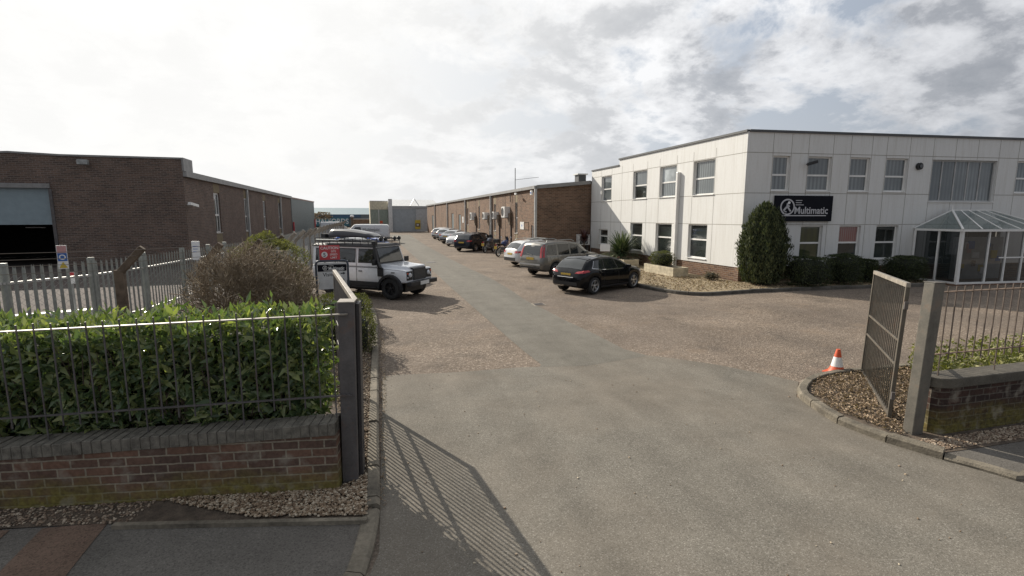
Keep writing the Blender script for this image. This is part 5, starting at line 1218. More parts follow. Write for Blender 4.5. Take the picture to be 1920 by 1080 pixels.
def wheel(parent, x, y, r, w, rimmat, spokes=5, dark=False, rr=.68, dbl=True):
    sg = 1 if y > 0 else -1; mb = MB(); wi = w/2
    mb.lathe([(r*rr, -wi*.9), (r*.9, -wi), (r*.985, -wi*.82), (r, -wi*.4), (r, wi*.4), (r*.985, wi*.82), (r*.9, wi), (r*rr, wi*.9)], 28, (0, 0, 0), 'y')
    t = mb.build('wheel', M['tyre'], parent, True, 50, world=False); t.location = (x, y, r)
    m = MB(); ri = r*rr
    m.lathe([(ri*1.01, wi*.86), (ri*.97, wi*.93), (ri*.92, wi*.8), (ri*.92, -wi*.8)], 28, (0, 0, 0), 'y', M4=Matrix.Diagonal((1, sg, 1, 1)))
    for k in range(spokes):
        a0 = 2*math.pi*k/spokes+.3
        for da in ((-.16, .16) if dbl else (0,)):
            a = a0+da; p = Vector((math.cos(a0)*ri*.16, sg*wi*.62, math.sin(a0)*ri*.16)); q = Vector((math.cos(a)*ri*.95, sg*wi*.74, math.sin(a)*ri*.95)); m.bar(p, q, ri*(.12 if dbl else .2), .025, up=(0, 1, 0))
    m.lathe([(ri*.22, -.0), (ri*.22, wi*.7), (ri*.12, wi*.8), (.0, wi*.8)], 14, (0, 0, 0), 'y', M4=Matrix.Diagonal((1, sg, 1, 1)))
    m.build('rim', rimmat, t, True, 35, world=False)
    m = MB(); m.lathe([(0, wi*.25), (ri*.93, wi*.25)], 24, (0, 0, 0), 'y', M4=Matrix.Diagonal((1, sg, 1, 1))); m.build('brake_disc', M['black'], t, world=False)
    return t
def fit(root, c, wx, r, tw, rimmat, yw, **k):
    for x in wx:
        for sg in (1, -1): wheel(root, x, sg*yw, r, tw, rimmat, **k)
    m = MB(); m.box(wx[0]-.5, wx[1]+.45, -yw+tw*.7, yw-tw*.7, .26, .55); m.build('underbody', M['black'], root, world=False)
def common(root, c, spec):
    """glazing, lamps, handles and mirrors from a small table"""
    for q in spec['side']:
        for sg in (1, -1): m = MB(); c.side(m, *q, off=.007, sides=(sg,)); m.build('side_window', M['carglass'], root, True, 60, world=False)
    m = MB(); c.top_patch(m, *spec['ws'], ); m.build('windscreen', M['carglass'], root, True, 60, world=False)
    m = MB()
    if spec.get('rwp'): c.end_patch(m, *spec['rwp'], mirror=False)
    else: c.top_patch(m, *spec['rw'])
    m.build('rear_window', M['carglass'], root, True, 60, world=False)
    for q in spec['tail']:
        for sg in (1, -1):
            m = MB(); A = [(p[0]*1.0, p[1]) for p in q]; c.end_patch(m, *A, mirror=False, off=.014)
            if sg < 0: m.v = [(v[0], -v[1], v[2]) for v in m.v]; m.f = [f[::-1] for f in m.f]
            if spec.get('tail_side'): 
                c.side(m, *spec['tail_side'], off=.012, sides=(sg,))
            m.build('tail_lamp', M['lampred'], root, True, 60, world=False)
    for sg in (1, -1):
        m = MB(); c.end_patch(m, *spec['head'], rear=False, mirror=False, off=.014)
        if sg < 0: m.v = [(v[0], -v[1], v[2]) for v in m.v]; m.f = [f[::-1] for f in m.f]
        if spec.get('head_side'): c.side(m, *spec['head_side'], off=.012, sides=(sg,))
        m.build('headlight', M['lampclear'], root, True, 60, world=False)
    m = MB()
    for q in spec.get('seams', ()): c.ribbon(m, q)
    if m.v: m.build('door_seams', M['black'], root, world=False)
    for x, z in spec.get('handles', ()):
        for sg in (1, -1):
            y = c.ys(x, z); m = MB(); m.box(x-.1, x+.1, min(sg*y, sg*(y+.035)), max(sg*y, sg*(y+.035)), z-.014, z+.016); m.build('door_handle', spec.get('handlemat', spec['paint']), root, bevel=.008, world=False)
    mx, mz = spec['mirror']
    for sg in (1, -1):
        y = c.ys(mx, mz); m = MB(); m.box(mx-.05, mx+.10, min(sg*(y+.0), sg*(y+.2)), max(sg*y, sg*(y+.2)), mz-.02, mz+.12); m.build('wing_mirror', spec.get('mirrormat', spec['paint']), root, bevel=.03, world=False)
    py, pz, w, h = spec['plate']; x = c.xend(0, pz)-.012; m = MB(); m.box(x-.012, x+.0, -w/2, w/2, pz-h/2, pz+h/2); m.build('number_plate', M['plate_y'], root, world=False)
    x = c.xend(0, .42, False); m = MB(); m.box(x+.005, x+.02, -.26, .26, .36, .47); m.build('number_plate', M['plate_w'], root, world=False)
    m = MB(); 
    for q in spec.get('grille', ()): c.end_patch(m, *q, rear=False, mirror=False, off=.012)
    if m.v: m.build('grille', M['black'], root, world=False)
    m = MB()
    for q in spec.get('trim', ()): c.side(m, *q, off=.009)
    if m.v: m.build('sill_trim', M['black'], root, world=False)
    m = MB()
    for q in spec.get('reartrim', ()): c.end_patch(m, *q, off=.012)
    if m.v: m.build('rear_bumper_trim', M['black'], root, world=False)
    for q in spec.get('chrome', ()):
        m = MB(); c.ribbon(m, q, .022, .010); m.build('window_trim', M['chrome'], root, world=False)
def place(name, label, xy, rz, s, group='cars parked nose-in along the right'):
    return empty(name, (xy[0], xy[1], .008), label, 'car', group, rz, s)

# --- black hatchback (coupe-like crossover)
def q_car(root):
    P = paint('black_paint', (.004, .0045, .006), .0, .15)
    c = Car([(-2.16, .66), (-2.14, .80), (-2.08, .90), (-2.0, .99), (-1.93, 1.04), (-1.72, 1.25), (-1.52, 1.375), (-1.3, 1.435), (-.9, 1.478), (-.4, 1.49), (0, 1.468), (.35, 1.39), (.65, 1.27), (1.05, 1.06), (1.2, 1.0), (1.6, .945), (1.95, .86), (2.15, .76), (2.24, .62), (2.26, .5)],
            [(-2.16, .62), (-2.05, .86), (-1.8, .97), (-1.3, .985), (-.6, .935), (.3, .915), (1.1, .93), (1.6, .88), (2.0, .77), (2.2, .62), (2.26, .46)],
            [(-2.16, .36), (-1.9, .25), (-1, .2), (1, .19), (2.05, .22), (2.26, .3)],
            [(-2.16, .66), (-2.1, .76), (-1.95, .84), (-1.6, .895), (-1.1, .895), (-.3, .87), (.5, .875), (1.3, .90), (1.7, .88), (2.0, .78), (2.15, .66), (2.26, .45)], (-1.35, 1.35), .345, arch=.05)
    c.body('body', P, root)
    common(root, c, dict(paint=P, side=[[(-1.50, 1.06), (-.72, .975), (-.70, 1.36), (-1.28, 1.335)], [(-.66, .975), (.22, .96), (.02, 1.36), (-.64, 1.375)], [(.27, .96), (.98, .985), (.42, 1.25), (.08, 1.35)]],
        ws=(.36, 1.04, .60, .008, 7, 8, .72), rw=(-1.50, -1.95, .56, .008, 7, 8, .66), tail=[[(.44, .86), (.80, .88), (.80, .99), (.52, .93)]], tail_side=((-2.04, .87), (-1.66, .93), (-1.72, .99), (-2.0, .98)),
        head=[(.42, .66), (.66, .70), (.66, .80), (.46, .75)], head_side=((1.70, .74), (2.08, .68), (2.04, .76), (1.68, .84)),
        seams=[[(-.78, .32), (-.70, .95)], [(-.70, .95), (-.68, 1.36)], [(.25, .30), (.25, .93)], [(1.02, .30), (1.02, .9)], [(-.78, .30), (1.02, .28)]], handles=[(-.9, .86), (.0, .84)], mirror=(.82, .96), plate=(0, .80, .52, .11),
        grille=[[(-.45, .42), (.45, .42), (.38, .66), (-.38, .66)]], trim=[[(-.95, .22), (.95, .21), (.95, .30), (-.95, .31)]], reartrim=[[(0, .38), (.62, .38), (.62, .52), (0, .52)]],
        chrome=[[(-1.50, 1.045), (-.7, .962), (.25, .945), (.98, .968)], [(-1.50, 1.05), (-1.42, 1.12), (-1.30, 1.33)]]))
    m = MB(); c.top_patch(m, -1.26, -1.5, .60, .02); m.build('roof_spoiler', P, root, True, world=False)
    m = MB(); c.top_patch(m, -1.0, .15, .42, .006); m.build('glass_roof', M['carglass'], root, True, world=False)
    m = MB(); c.end_patch(m, (0, .70), (.42, .70), (.42, .735), (0, .735), off=.018); m.build('boot_trim', M['chrome'], root, world=False)
    m = MB(); m.tube((-1.77, -.05, 1.21), (-1.84, .28, 1.14), .012); m.build('rear_wiper', M['black'], root, world=False)
    m = MB(); m.box(-.85, -.75, -.02, .02, 1.5, 1.56); m.build('aerial', M['black'], root, world=False)
    fit(root, c, (-1.35, 1.35), .345, .225, M['alloy'], .785, spokes=5)
A = G(1054, 543); B = G(1113, 553); C_ = G(1186, 541)
hd = math.atan2(C_.y-B.y, C_.x-B.x); mid = (A+B)/2; ox = mid+Vector((math.cos(hd), math.sin(hd), 0))*1.35*.90
r = place('parked_car', 'black coupe-like hatchback with chrome window line, nearest of the cars on the right', (ox.x+.03, ox.y), hd, .9); q_car(r)

# --- beige off-roader with tall tail lamps
def suv(root):
    P = paint('beige_metallic', (.165, .16, .145), .35, .3)
    c = Car([(-2.28, .78), (-2.25, .98), (-2.22, 1.06), (-2.12, 1.44), (-2.03, 1.64), (-1.9, 1.70), (-1.2, 1.745), (-.4, 1.745), (.25, 1.70), (.5, 1.63), (.8, 1.42), (1.12, 1.19), (1.25, 1.14), (1.7, 1.09), (2.05, 1.0), (2.2, .88), (2.28, .7)],
            [(-2.28, .75), (-2.2, 1.0), (-1.0, 1.05), (1.0, 1.05), (1.6, 1.02), (2.05, .94), (2.28, .66)], [(-2.28, .42), (-1.9, .33), (1.9, .3), (2.28, .36)],
            [(-2.28, .76), (-2.18, .85), (-1.9, .885), (0, .89), (1.4, .885), (1.9, .84), (2.15, .72), (2.28, .6)], (-1.315, 1.315), .355, roofk=.2, arch=.06)
    c.body('body', P, root)
    common(root, c, dict(paint=P, side=[[(-1.95, 1.12), (-1.22, 1.09), (-1.22, 1.60), (-1.78, 1.58)], [(-1.10, 1.09), (-.32, 1.09), (-.32, 1.61), (-1.10, 1.61)], [(-.22, 1.09), (.95, 1.11), (.30, 1.55), (-.22, 1.61)]],
        ws=(.52, 1.08, .66, .008, 7, 8, .74), rwp=[(-.62, 1.08), (.62, 1.08), (.56, 1.56), (-.56, 1.56)], rw=None, tail=[[(.66, .98), (.80, .98), (.70, 1.60), (.58, 1.60)]], tail_side=((-2.19, 1.0), (-2.07, 1.0), (-1.94, 1.60), (-2.04, 1.60)),
        head=[(.40, .82), (.66, .84), (.66, .98), (.42, .96)], head_side=((1.80, .86), (2.08, .84), (2.04, .96), (1.80, 1.0)),
        seams=[[(-1.16, .42), (-1.16, 1.08)], [(-.27, .4), (-.27, 1.62)], [(.98, .4), (.98, 1.0)], [(-1.16, .40), (.98, .38)]], handles=[(-.98, .98), (-.08, .98)], mirror=(.80, 1.10), plate=(0, .92, .52, .12),
        grille=[[(-.4, .72), (.4, .72), (.4, .95), (-.4, .95)]], trim=[[(-.9, .34), (.9, .32), (.9, .42), (-.9, .43)]], reartrim=[[(0, .44), (.7, .44), (.7, .52), (0, .52)]]))
    for sg in (1, -1):
        m = MB(); m.path([(-1.75, sg*.60, 1.70), (-1.7, sg*.61, 1.80), (0, sg*.61, 1.81), (.22, sg*.60, 1.73)], .02); m.build('roof_rail', M['steel'], root, True, world=False)
    m = MB(); c.end_patch(m, (0, .60), (.74, .60), (.74, .68), (0, .68), off=.03); m.build('bumper_step', M['greyframe'], root, world=False)
    m = MB(); m.tube((-2.24, -.1, 1.09), (-2.22, .32, 1.16), .014); m.build('rear_wiper', M['black'], root, world=False)
    fit(root, c, (-1.315, 1.315), .355, .225, M['alloy'], .775, spokes=6, dbl=False)
lr = Vector((7.92, 23.0, 0)); hd = R(24); ax = Vector((math.sin(hd), -math.cos(hd), 0)); mid = lr+ax*.72; ox = mid+Vector((math.cos(hd), math.sin(hd), 0))*1.315*.94
r = place('parked_car', 'beige metallic estate off-roader with tall red tail lamps and roof rails', (ox.x, ox.y), hd, .94); suv(r)

# --- generic crossover / estate / saloon builder
def genericcar(root, P, L=4.4, H=1.5, W_=1.8, style='hatch', dark=False, rim=None, det=True):
    h = L/2; k = H/1.5; w = W_/2; wb = L*.3; wr = .33
    if style == 'saloon': tp = [(-h, .62), (-h+.04, .86), (-h+.12, .98), (-h+.62, 1.03), (-h+1.15, 1.33*k), (-h+1.5, 1.42*k), (-.2, 1.44*k), (.25, 1.36*k), (.95, 1.0), (1.15, .96), (h-.3, .82), (h-.08, .7), (h, .5)]
    elif style == 'estate': tp = [(-h, .62), (-h+.03, .85), (-h+.1, 1.0), (-h+.42, 1.36*k), (-h+.6, 1.45*k), (-1, 1.49*k), (-.2, 1.49*k), (.3, 1.40*k), (1.02, 1.03), (1.2, .99), (h-.3, .84), (h-.08, .7), (h, .5)]
    else: tp = [(-h, .62), (-h+.03, .85), (-h+.12, 1.02), (-h+.5, 1.34*k), (-h+.72, 1.43*k), (-.8, 1.49*k), (-.2, 1.5*k), (.3, 1.41*k), (1.02, 1.06), (1.2, 1.01), (h-.3, .86), (h-.08, .72), (h, .5)]
    tp = [(x, z*(1 if z > 1.2 else (k if k > 1 else 1))) for x, z in tp]
    bl = 1.0*(.5+.5*k)
    c = Car(tp, [(-h, .6), (-h+.1, bl-.06), (-1, bl-.02), (1, bl-.06), (h-.35, .80), (h, .46)], [(-h, .36), (-h+.3, .24), (h-.3, .2), (h, .3)], [(-h, w*.76), (-h+.1, w*.88), (-h+.4, w*.975), (0, w*.97), (1.2, w), (h-.4, w*.93), (h-.1, w*.74), (h, w*.52)], (-wb, wb), wr, arch=.05)
    c.body('body', P, root)
    xr = -h+(1.1 if style == 'saloon' else .55)
    T = lambda x: c.top(x)-.13
    common(root, c, dict(paint=P, side=[[(xr-.08, bl+.04), (-.62, bl+.02), (-.62, T(-.7)), (xr+.32, T(xr+.32))], [(-.55, bl+.02), (.15, bl+.0), (.06, T(.05)), (-.55, T(-.5))], [(.2, bl), (.92, bl+.01), (.36, T(.36)-.02), (.12, T(.12))]],
        ws=(.34, 1.0, w*.68, .008, 6, 6, w*.8), rw=(-h+(1.12 if style == 'saloon' else .47), -h+(.64 if style == 'saloon' else .13), w*.64, .008, 6, 6, w*.74), tail=[[(w*.56, .84), (w*.86, .84), (w*.86, .98), (w*.58, .96)]], tail_side=((-h+.10, .84), (-h+.34, .88), (-h+.34, .97), (-h+.12, .96)),
        head=[(w*.48, .62), (w*.72, .64), (w*.72, .76), (w*.5, .74)], head_side=((h-.5, .68), (h-.18, .64), (h-.22, .74), (h-.5, .8)),
        seams=[[(-.62, .32), (-.6, bl+.02)], [(.2, .3), (.2, bl)], [(.98, .3), (.98, .88)]], handles=[(-.8, bl-.09), (.0, bl-.1)], mirror=(.78, bl), plate=(0, .78, .52, .11),
        grille=[[(-.4, .40), (.4, .40), (.36, .62), (-.36, .62)]], reartrim=[[(0, .36), (w*.72, .36), (w*.72, .5 if not dark else .56), (0, .5 if not dark else .56)]]))
    if style == 'estate' or det == 2:
        for sg in (1, -1):
            m = MB(); m.path([(-h+.75, sg*w*.66, 1.46*k), (-h+.85, sg*w*.67, 1.55*k), (-.1, sg*w*.67, 1.56*k), (.1, sg*w*.66, 1.47*k)], .017); m.build('roof_rail', M['steel'], root, True, world=False)
    fit(root, c, (-wb, wb), wr, .21, rim or M['alloy'], w*.875, spokes=5)
WP = paint('white_paint', (.62, .63, .64), 0, .3); SP = paint('silver_paint', (.42, .44, .46), .5, .3); DP = paint('dark_blue_black', (.016, .02, .028), .2, .25)
hd = R(14); rc = Vector((7.85, 26.95, 0)); s_ = .93; ox = rc+Vector((math.cos(hd), math.sin(hd), 0))*2.19*s_
r = place('parked_car', 'white crossover with slim red tail lamps, just behind the beige off-roader', (ox.x, ox.y), hd, s_); genericcar(r, WP, 4.38, 1.6, 1.84, 'hatch', True, None, 2)
m = MB(); m.box(-.9, -.75, -.6, .6, 1.66, 1.69); m.box(.0, .15, -.6, .6, 1.66, 1.69); m.build('roof_bars', M['steel'], r, world=False)
hd = R(47); rc = Vector((7.45, 39.4, 0)); ox = rc+Vector((math.cos(hd), math.sin(hd), 0))*2.28*.95
r = place('parked_car', 'dark blue-black estate with roof rails beside the two motorcycles', (ox.x, ox.y), hd, .95); genericcar(r, DP, 4.56, 1.5, 1.82, 'estate')
hd = R(47); ox = Vector((10.1, 44.6, 0)); r = place('parked_car', 'black car mostly hidden behind the dark estate', (ox.x, ox.y), hd, .93); genericcar(r, paint('black_paint_far', (.012, .012, .013), 0, .3), 4.3, 1.5, 1.8, 'hatch')
c0 = G(843, 462.5); hd = R(47+180); ox = c0-Vector((math.cos(hd), math.sin(hd), 0))*1.9; r = place('parked_car', 'small white hatchback parked nose out between the dark estate and the silver saloon', (ox.x, ox.y), hd, .9); genericcar(r, WP, 3.9, 1.45, 1.7, 'hatch')
c0 = Vector((8.15, 51.5, 0)); hd = R(47); ox = c0+Vector((math.cos(hd), math.sin(hd), 0))*2.1; r = place('parked_car', 'silver saloon with its red tail lamp towards the drive', (ox.x, ox.y), hd, 1.0); genericcar(r, SP, 4.5, 1.45, 1.8, 'saloon')
c0 = Vector((8.5, 57.2, 0)); ox = c0+Vector((math.cos(hd), math.sin(hd), 0))*2.1; r = place('parked_car', 'pale silver hatchback second from the far end of the row on the right', (ox.x, ox.y), hd, 1.0); genericcar(r, SP, 4.2, 1.45, 1.8, 'hatch')
c0 = Vector((8.6, 62.0, 0)); ox = c0+Vector((math.cos(hd), math.sin(hd), 0))*2.1; r = place('parked_car', 'white hatchback farthest from the camera in the row on the right', (ox.x, ox.y), hd, 1.0); genericcar(r, WP, 4.2, 1.45, 1.8, 'hatch')
# left row behind the off-roader
g2 = 'vehicles parked along the left fence'
r = place('parked_car', 'silver-white car almost hidden behind the white off-roader with only its nose showing', (.35, 22.2), R(-25), .9, g2); genericcar(r, SP, 4.3, 1.45, 1.8, 'hatch')
r = place('parked_car', 'pale-roofed car with dark windscreen behind the roof box of the off-roader', (-.1, 30.5), R(-30), .98, g2); genericcar(r, WP, 4.3, 1.58, 1.8, 'hatch')
r = place('parked_car', 'bright blue small car between the white van and the pale-roofed car', (-.1, 41.5), R(-20), 1.0, g2); genericcar(r, paint('blue_paint', (.03, .12, .5), .2, .3), 4.2, 1.58, 1.8, 'hatch')

# --- white lettered van facing left
def van(root):
    c = Car([(-2.5, .8), (-2.48, 1.55), (-2.4, 1.86), (-2.2, 1.93), (1.0, 1.95), (1.25, 1.88), (1.75, 1.32), (1.9, 1.2), (2.25, 1.05), (2.4, .85), (2.45, .6)], [(-2.5, .78), (-2.4, 1.1), (1.6, 1.12), (2.1, 1.0), (2.45, .55)], [(-2.5, .4), (2.2, .28), (2.45, .35)], [(-2.5, .88), (-2.3, .94), (1.2, .95), (1.9, .9), (2.3, .75), (2.45, .55)], (-1.5, 1.5), .34, roofk=.09, arch=.05)
    P = paint('van_white', (.6, .61, .62), 0, .3); c.body('body', P, root)
    for sg in (1, -1): m = MB(); c.side(m, (.45, 1.18), (1.42, 1.2), (1.05, 1.68), (.5, 1.7), off=.008, sides=(sg,)); m.build('side_window', M['carglass'], root, world=False)
    m = MB(); c.top_patch(m, 1.26, 1.76, .72, .008, 5, 6, .8); m.build('windscreen', M['carglass'], root, True, world=False)
    m = MB(); c.ribbon(m, [(.38, .4), (.38, 1.7)]); c.ribbon(m, [(-.9, .4), (-.9, 1.7)]); m.build('door_seams', M['black'], root, world=False)
    for sg in (1, -1):
        m = MB(); c.end_patch(m, (.78, .9), (.86, .9), (.86, 1.5), (.78, 1.5), off=.015, mirror=False); m.v = [(v[0], sg*v[1], v[2]) for v in m.v]; m.build('tail_lamp', M['lampred'], root, world=False)
        m = MB(); c.end_patch(m, (.5, .75), (.72, .75), (.72, .98), (.5, .95), rear=False, off=.015, mirror=False); m.v = [(v[0], sg*v[1], v[2]) for v in m.v]; m.build('headlight', M['lampclear'], root, world=False)
        m = MB(); m.box(1.15, 1.3, min(sg*.93, sg*1.13), max(sg*.93, sg*1.13), 1.15, 1.4); m.build('wing_mirror', M['black'], root, bevel=.02, world=False)
    fit(root, c, (-1.5, 1.5), .34, .22, M['steel'], .82, spokes=8, dbl=False)
    m = MB(); m.path([(-1.9, -.7, 2.0), (.6, -.7, 2.0)], .02); m.path([(-1.9, .7, 2.0), (.6, .7, 2.0)], .02); m.path([(-1.6, -.7, 2.0), (-1.6, .7, 2.0)], .02); m.path([(.3, -.7, 2.0), (.3, .7, 2.0)], .02); m.build('roof_rack', M['steel'], root, world=False)
    return c
vr = empty('white_van', (.3, 56.5, .008), 'white van with dark company lettering, facing left at the back of the left row', 'van', g2, R(176), 1.0); vc = van(vr)
tx = bpy.data.curves.new('t', 'FONT'); tx.body = 'Multimatic'; tx.size = .42; tx.extrude = .004; t_ = bpy.data.objects.new('t', tx); COL.objects.link(t_); bpy.context.view_layer.update()
me = bpy.data.meshes.new_from_object(t_.evaluated_get(bpy.context.evaluated_depsgraph_get())); bpy.data.objects.remove(t_)
me.transform(Matrix(((-1, 0, 0, .30), (0, 0, 1, .966), (0, 1, 0, 1.28), (0, 0, 0, 1)))); me.materials.clear(); me.materials.append(M['trim'])
o = bpy.data.objects.new('side_lettering', me); COL.objects.link(o); o.parent = vr
q = G(623, 440); e = empty('white_van', (-7.4, 70, 0), 'white van roof showing beyond the chain-link fence', 'van', None, R(8), 1.0)
q = atY(626, 424, 100); e.location = (q.x, 100, -.15); van(e)

# --- white off-roader (long-wheelbase 4x4)
def defender(root):
    P = paint('offroad_white', (.74, .755, .78), 0, .3); B_ = M['black']; WRr = .405
    hw = .87
    # lower tub and wings with real wheel arches
    c = Car([(-2.28, 1.17), (-2.27, 1.18), (.80, 1.18), (.84, 1.15), (2.00, 1.10), (2.04, 1.085), (2.06, 1.0)], [(-2.28, 1.10), (.9, 1.12), (2.0, 1.05), (2.06, .96)], [(-2.28, .62), (-1.95, .58), (-.8, .50), (.9, .50), (2.06, .62)], [(-2.28, hw-.02), (-2.24, hw), (.9, hw), (2.0, hw), (2.06, hw-.02)], (-1.395, 1.395), WRr, roofk=.0, arch=.07, crown=0, smoothw=0)
    c.body('body', P, root)
    # cabin
    m = MB(); zt_ = 1.93; zr = 1.99
    def quadbox(x0, x1, x1t, y0, y1, z0, z1): m.hexa([(x0, -y0, z0), (x1, -y0, z0), (x1, y0, z0), (x0, y0, z0), (x0+.02, -y1, z1), (x1t, -y1, z1), (x1t, y1, z1), (x0+.02, y1, z1)])
    quadbox(-2.26, .86, .66, hw-.015, hw-.10, 1.17, 1.90); m.build('cabin', P, root, bevel=.02, world=False)
    m = MB(); m.hexa([(-2.25, -.79, 1.902), (.72, -.79, 1.902), (.72, .79, 1.902), (-2.25, .79, 1.902), (-2.2, -.70, 1.98), (.62, -.70, 1.98), (.62, .70, 1.98), (-2.2, .70, 1.98)]); m.build('roof', B_, root, bevel=.025, world=False)
    m = MB(); m.box(-2.26, .70, -.815, -.775, 1.875, 1.91); m.box(-2.26, .70, .775, .815, 1.875, 1.91); m.build('gutter', B_, root, world=False)
    # bonnet
    m = MB(); m.hexa([(.84, -.66, 1.12), (1.98, -.60, 1.06), (1.98, .60, 1.06), (.84, .66, 1.12), (.84, -.62, 1.27), (1.96, -.56, 1.20), (1.96, .56, 1.20), (.84, .62, 1.27)]); m.build('bonnet', P, root, bevel=.03, world=False)
    # glazing on the leaning cab sides
    def ysd(z): return (hw-.015)+(-.085)*(z-1.17)/.73+.006
    def pane(name, x0, x1, x1t, z0, z1, mat, both=(1, -1), off=0):
        for sg in both:
            m = MB(); p = [(x0, sg*(ysd(z0)+off), z0), (x1, sg*(ysd(z0)+off), z0), (x1t, sg*(ysd(z1)+off), z1), (x0, sg*(ysd(z1)+off), z1)]
            m.poly(p if sg < 0 else p[::-1]); m.build(name, mat, root, world=False)
    pane('side_window', -.02, .74, .60, 1.33, 1.80, M['carglass']); pane('side_window', -.92, -.20, -.20, 1.33, 1.80, M['carglass']); pane('side_window', -2.08, -1.18, -1.18, 1.36, 1.78, M['carglass'])
    # window rubber frames
    for (x0, x1, x1t, z0, z1) in ((-.05, .78, .63, 1.30, 1.83), (-.95, -.17, -.17, 1.30, 1.83), (-2.11, -1.15, -1.15, 1.33, 1.81)):
        pane('window_rubber', x0, x1, x1t, z0, z1, B_, off=-.003)
    m = MB(); m.poly([(.872, -.70, 1.33), (.872, .70, 1.33), (.705, .66, 1.83), (.705, -.66, 1.83)]); m.v = [(v[0]-.012, v[1], v[2]) for v in m.v]; m.build('windscreen', M['carglass'], root, world=False)
    m = MB(); m.poly([(.868-.012, -.76, 1.27), (.868-.012, .76, 1.27), (.69-.012, .70, 1.87), (.69-.012, -.70, 1.87)]); m.build('windscreen_surround', B_, root, world=False)
    m = MB(); m.box(-2.285, -2.275, -.5, .5, 1.32, 1.8); m.build('rear_window', M['carglass'], root, world=False)
    # doors: seams, handles, hinges
    m = MB()
    for sg in (1, -1):
        for x in (-.12, -1.02, .90):
            y0 = hw+.002; m.box(x-.006, x+.006, min(sg*(y0-.01), sg*(y0+.001)), max(sg*(y0-.01), sg*(y0+.001)), .52, 1.13)
            if x < .5: m.bar((x, sg*(ysd(1.17)), 1.17), (x, sg*ysd(1.86), 1.86), .012, .006, up=(0, 1, 0))
        m.box(-2.2, .9, min(sg*hw, sg*(hw+.003)), max(sg*hw, sg*(hw+.003)), 1.135, 1.147)
    m.build('door_seams', B_, root, world=False)
    for x in (.06, -.86):
        for sg in (1, -1): m = MB(); m.box(x-.07, x+.09, min(sg*hw, sg*(hw+.03)), max(sg*hw, sg*(hw+.03)), .985, 1.02); m.build('door_handle', B_, root, bevel=.006, world=False)
    m = MB()
    for sg in (1, -1): m.box(-1.02+.04, .92, min(sg*(hw-.01), sg*(hw+.012)), max(sg*(hw-.01), sg*(hw+.012)), .47, .62); m.box(-.85, .80, min(sg*(hw-.1), sg*(hw+.05)), max(sg*(hw-.1), sg*(hw+.05)), .40, .455)
    m.build('side_sill', B_, root, world=False)
    # arch flares
    for x in (-1.395, 1.395):
        for sg in (1, -1):
            m = MB(); r0, r1 = .455, .56; prev = None
            for k in range(15):
                a = math.pi*(.02+.96*k/14); ca, sa = math.cos(a), math.sin(a); zc_ = WRr*.92
                ring = [(x+ca*r0, sg*(hw-.02), zc_+sa*r0), (x+ca*r0, sg*(hw+.085), zc_+sa*r0), (x+ca*(r1-.02), sg*(hw+.085), zc_+sa*(r1-.02)), (x+ca*r1, sg*(hw-.0), zc_+sa*r1)]
                i = len(m.v); m.v += ring
                if prev is not None:
                    for j in range(3): q = (prev+j, i+j, i+j+1, prev+j+1); m.f.append(q if sg < 0 else q[::-1]); m.m.append(0)
                prev = i
            m.build('arch_flare', B_, root, True, 40, world=False)
    # front: grille, lamp panels, bumper
    m = MB(); m.box(2.00, 2.10, -.40, .40, .70, 1.12); m.build('grille', simple('grille_black', (.02, .02, .022), .4), root, bevel=.01, world=False)
    m = MB()
    for k in range(7): m.box(2.10, 2.108, -.36, .36, .74+k*.05, .765+k*.05)
    m.build('grille_bars', M['trim'], root, world=False)
    m = MB(); m.hexa([(1.93, -.42, 1.12), (2.09, -.42, 1.12), (2.09, .42, 1.12), (1.93, .42, 1.12), (1.93, -.42, 1.16), (2.06, -.42, 1.15), (2.06, .42, 1.15), (1.93, .42, 1.16)]); m.build('slam_panel', B_, root, world=False)
    for sg in (1, -1):
        m = MB(); m.box(2.045, 2.075, min(sg*.43, sg*.80), max(sg*.43, sg*.80), .72, 1.04); m.build('lamp_panel', B_, root, bevel=.006, world=False)
        h = MB(); h.lathe([(0, .05), (.06, .045), (.085, .02), (.09, 0)], 18, (2.076, sg*.60, .90), 'x'); h.build('headlight', M['lampclear'], root, True, world=False)
        h = MB(); h.lathe([(0, .02), (.03, .015), (.035, 0)], 12, (2.076, sg*.745, .97), 'x'); h.build('indicator', M['orange'], root, True, world=False)
        h = MB(); h.lathe([(0, .02), (.03, .015), (.035, 0)], 12, (2.076, sg*.745, .82), 'x'); h.build('side_lamp', M['lampclear'], root, True, world=False)
        m = MB(); m.box(.78, .86, min(sg*.88, sg*1.10), max(sg*.88, sg*1.10), 1.25, 1.45); m.tube((.80, sg*.8, 1.3), (.82, sg*.95, 1.33), .015); m.build('wing_mirror', B_, root, bevel=.02, world=False)
        m = MB(); m.box(1.45, 1.6, min(sg*hw, sg*(hw+.012)), max(sg*hw, sg*(hw+.012)), .98, 1.01); m.build('side_repeater', B_, root, world=False)
    m = MB(); m.box(2.12, 2.30, -.88, .88, .52, .68); m.box(2.0, 2.12, -.45, -.3, .5, .66); m.box(2.0, 2.12, .3, .45, .5, .66); m.build('bumper', B_, root, bevel=.02, world=False)
    m = MB(); m.box(2.301, 2.315, -.28, .28, .53, .66); m.build('number_plate', M['plate_w'], root, world=False)
    # snorkel up the right-hand screen pillar
    m = MB(); m.box(.88, 1.12, -.935, -.875, .84, 1.16); m.bar((1.0, -.91, 1.14), (.90, -.90, 1.34), .10, .13, up=(0, 1, 0)); m.bar((.90, -.90, 1.32), (.72, -.86, 1.98), .085, .085, up=(0, 1, 0)); m.box(.66, .84, -.93, -.80, 1.97, 2.12); m.build('snorkel', B_, root, bevel=.015, world=False)
    # roof rack and box
    m = MB(); zr_ = 2.06
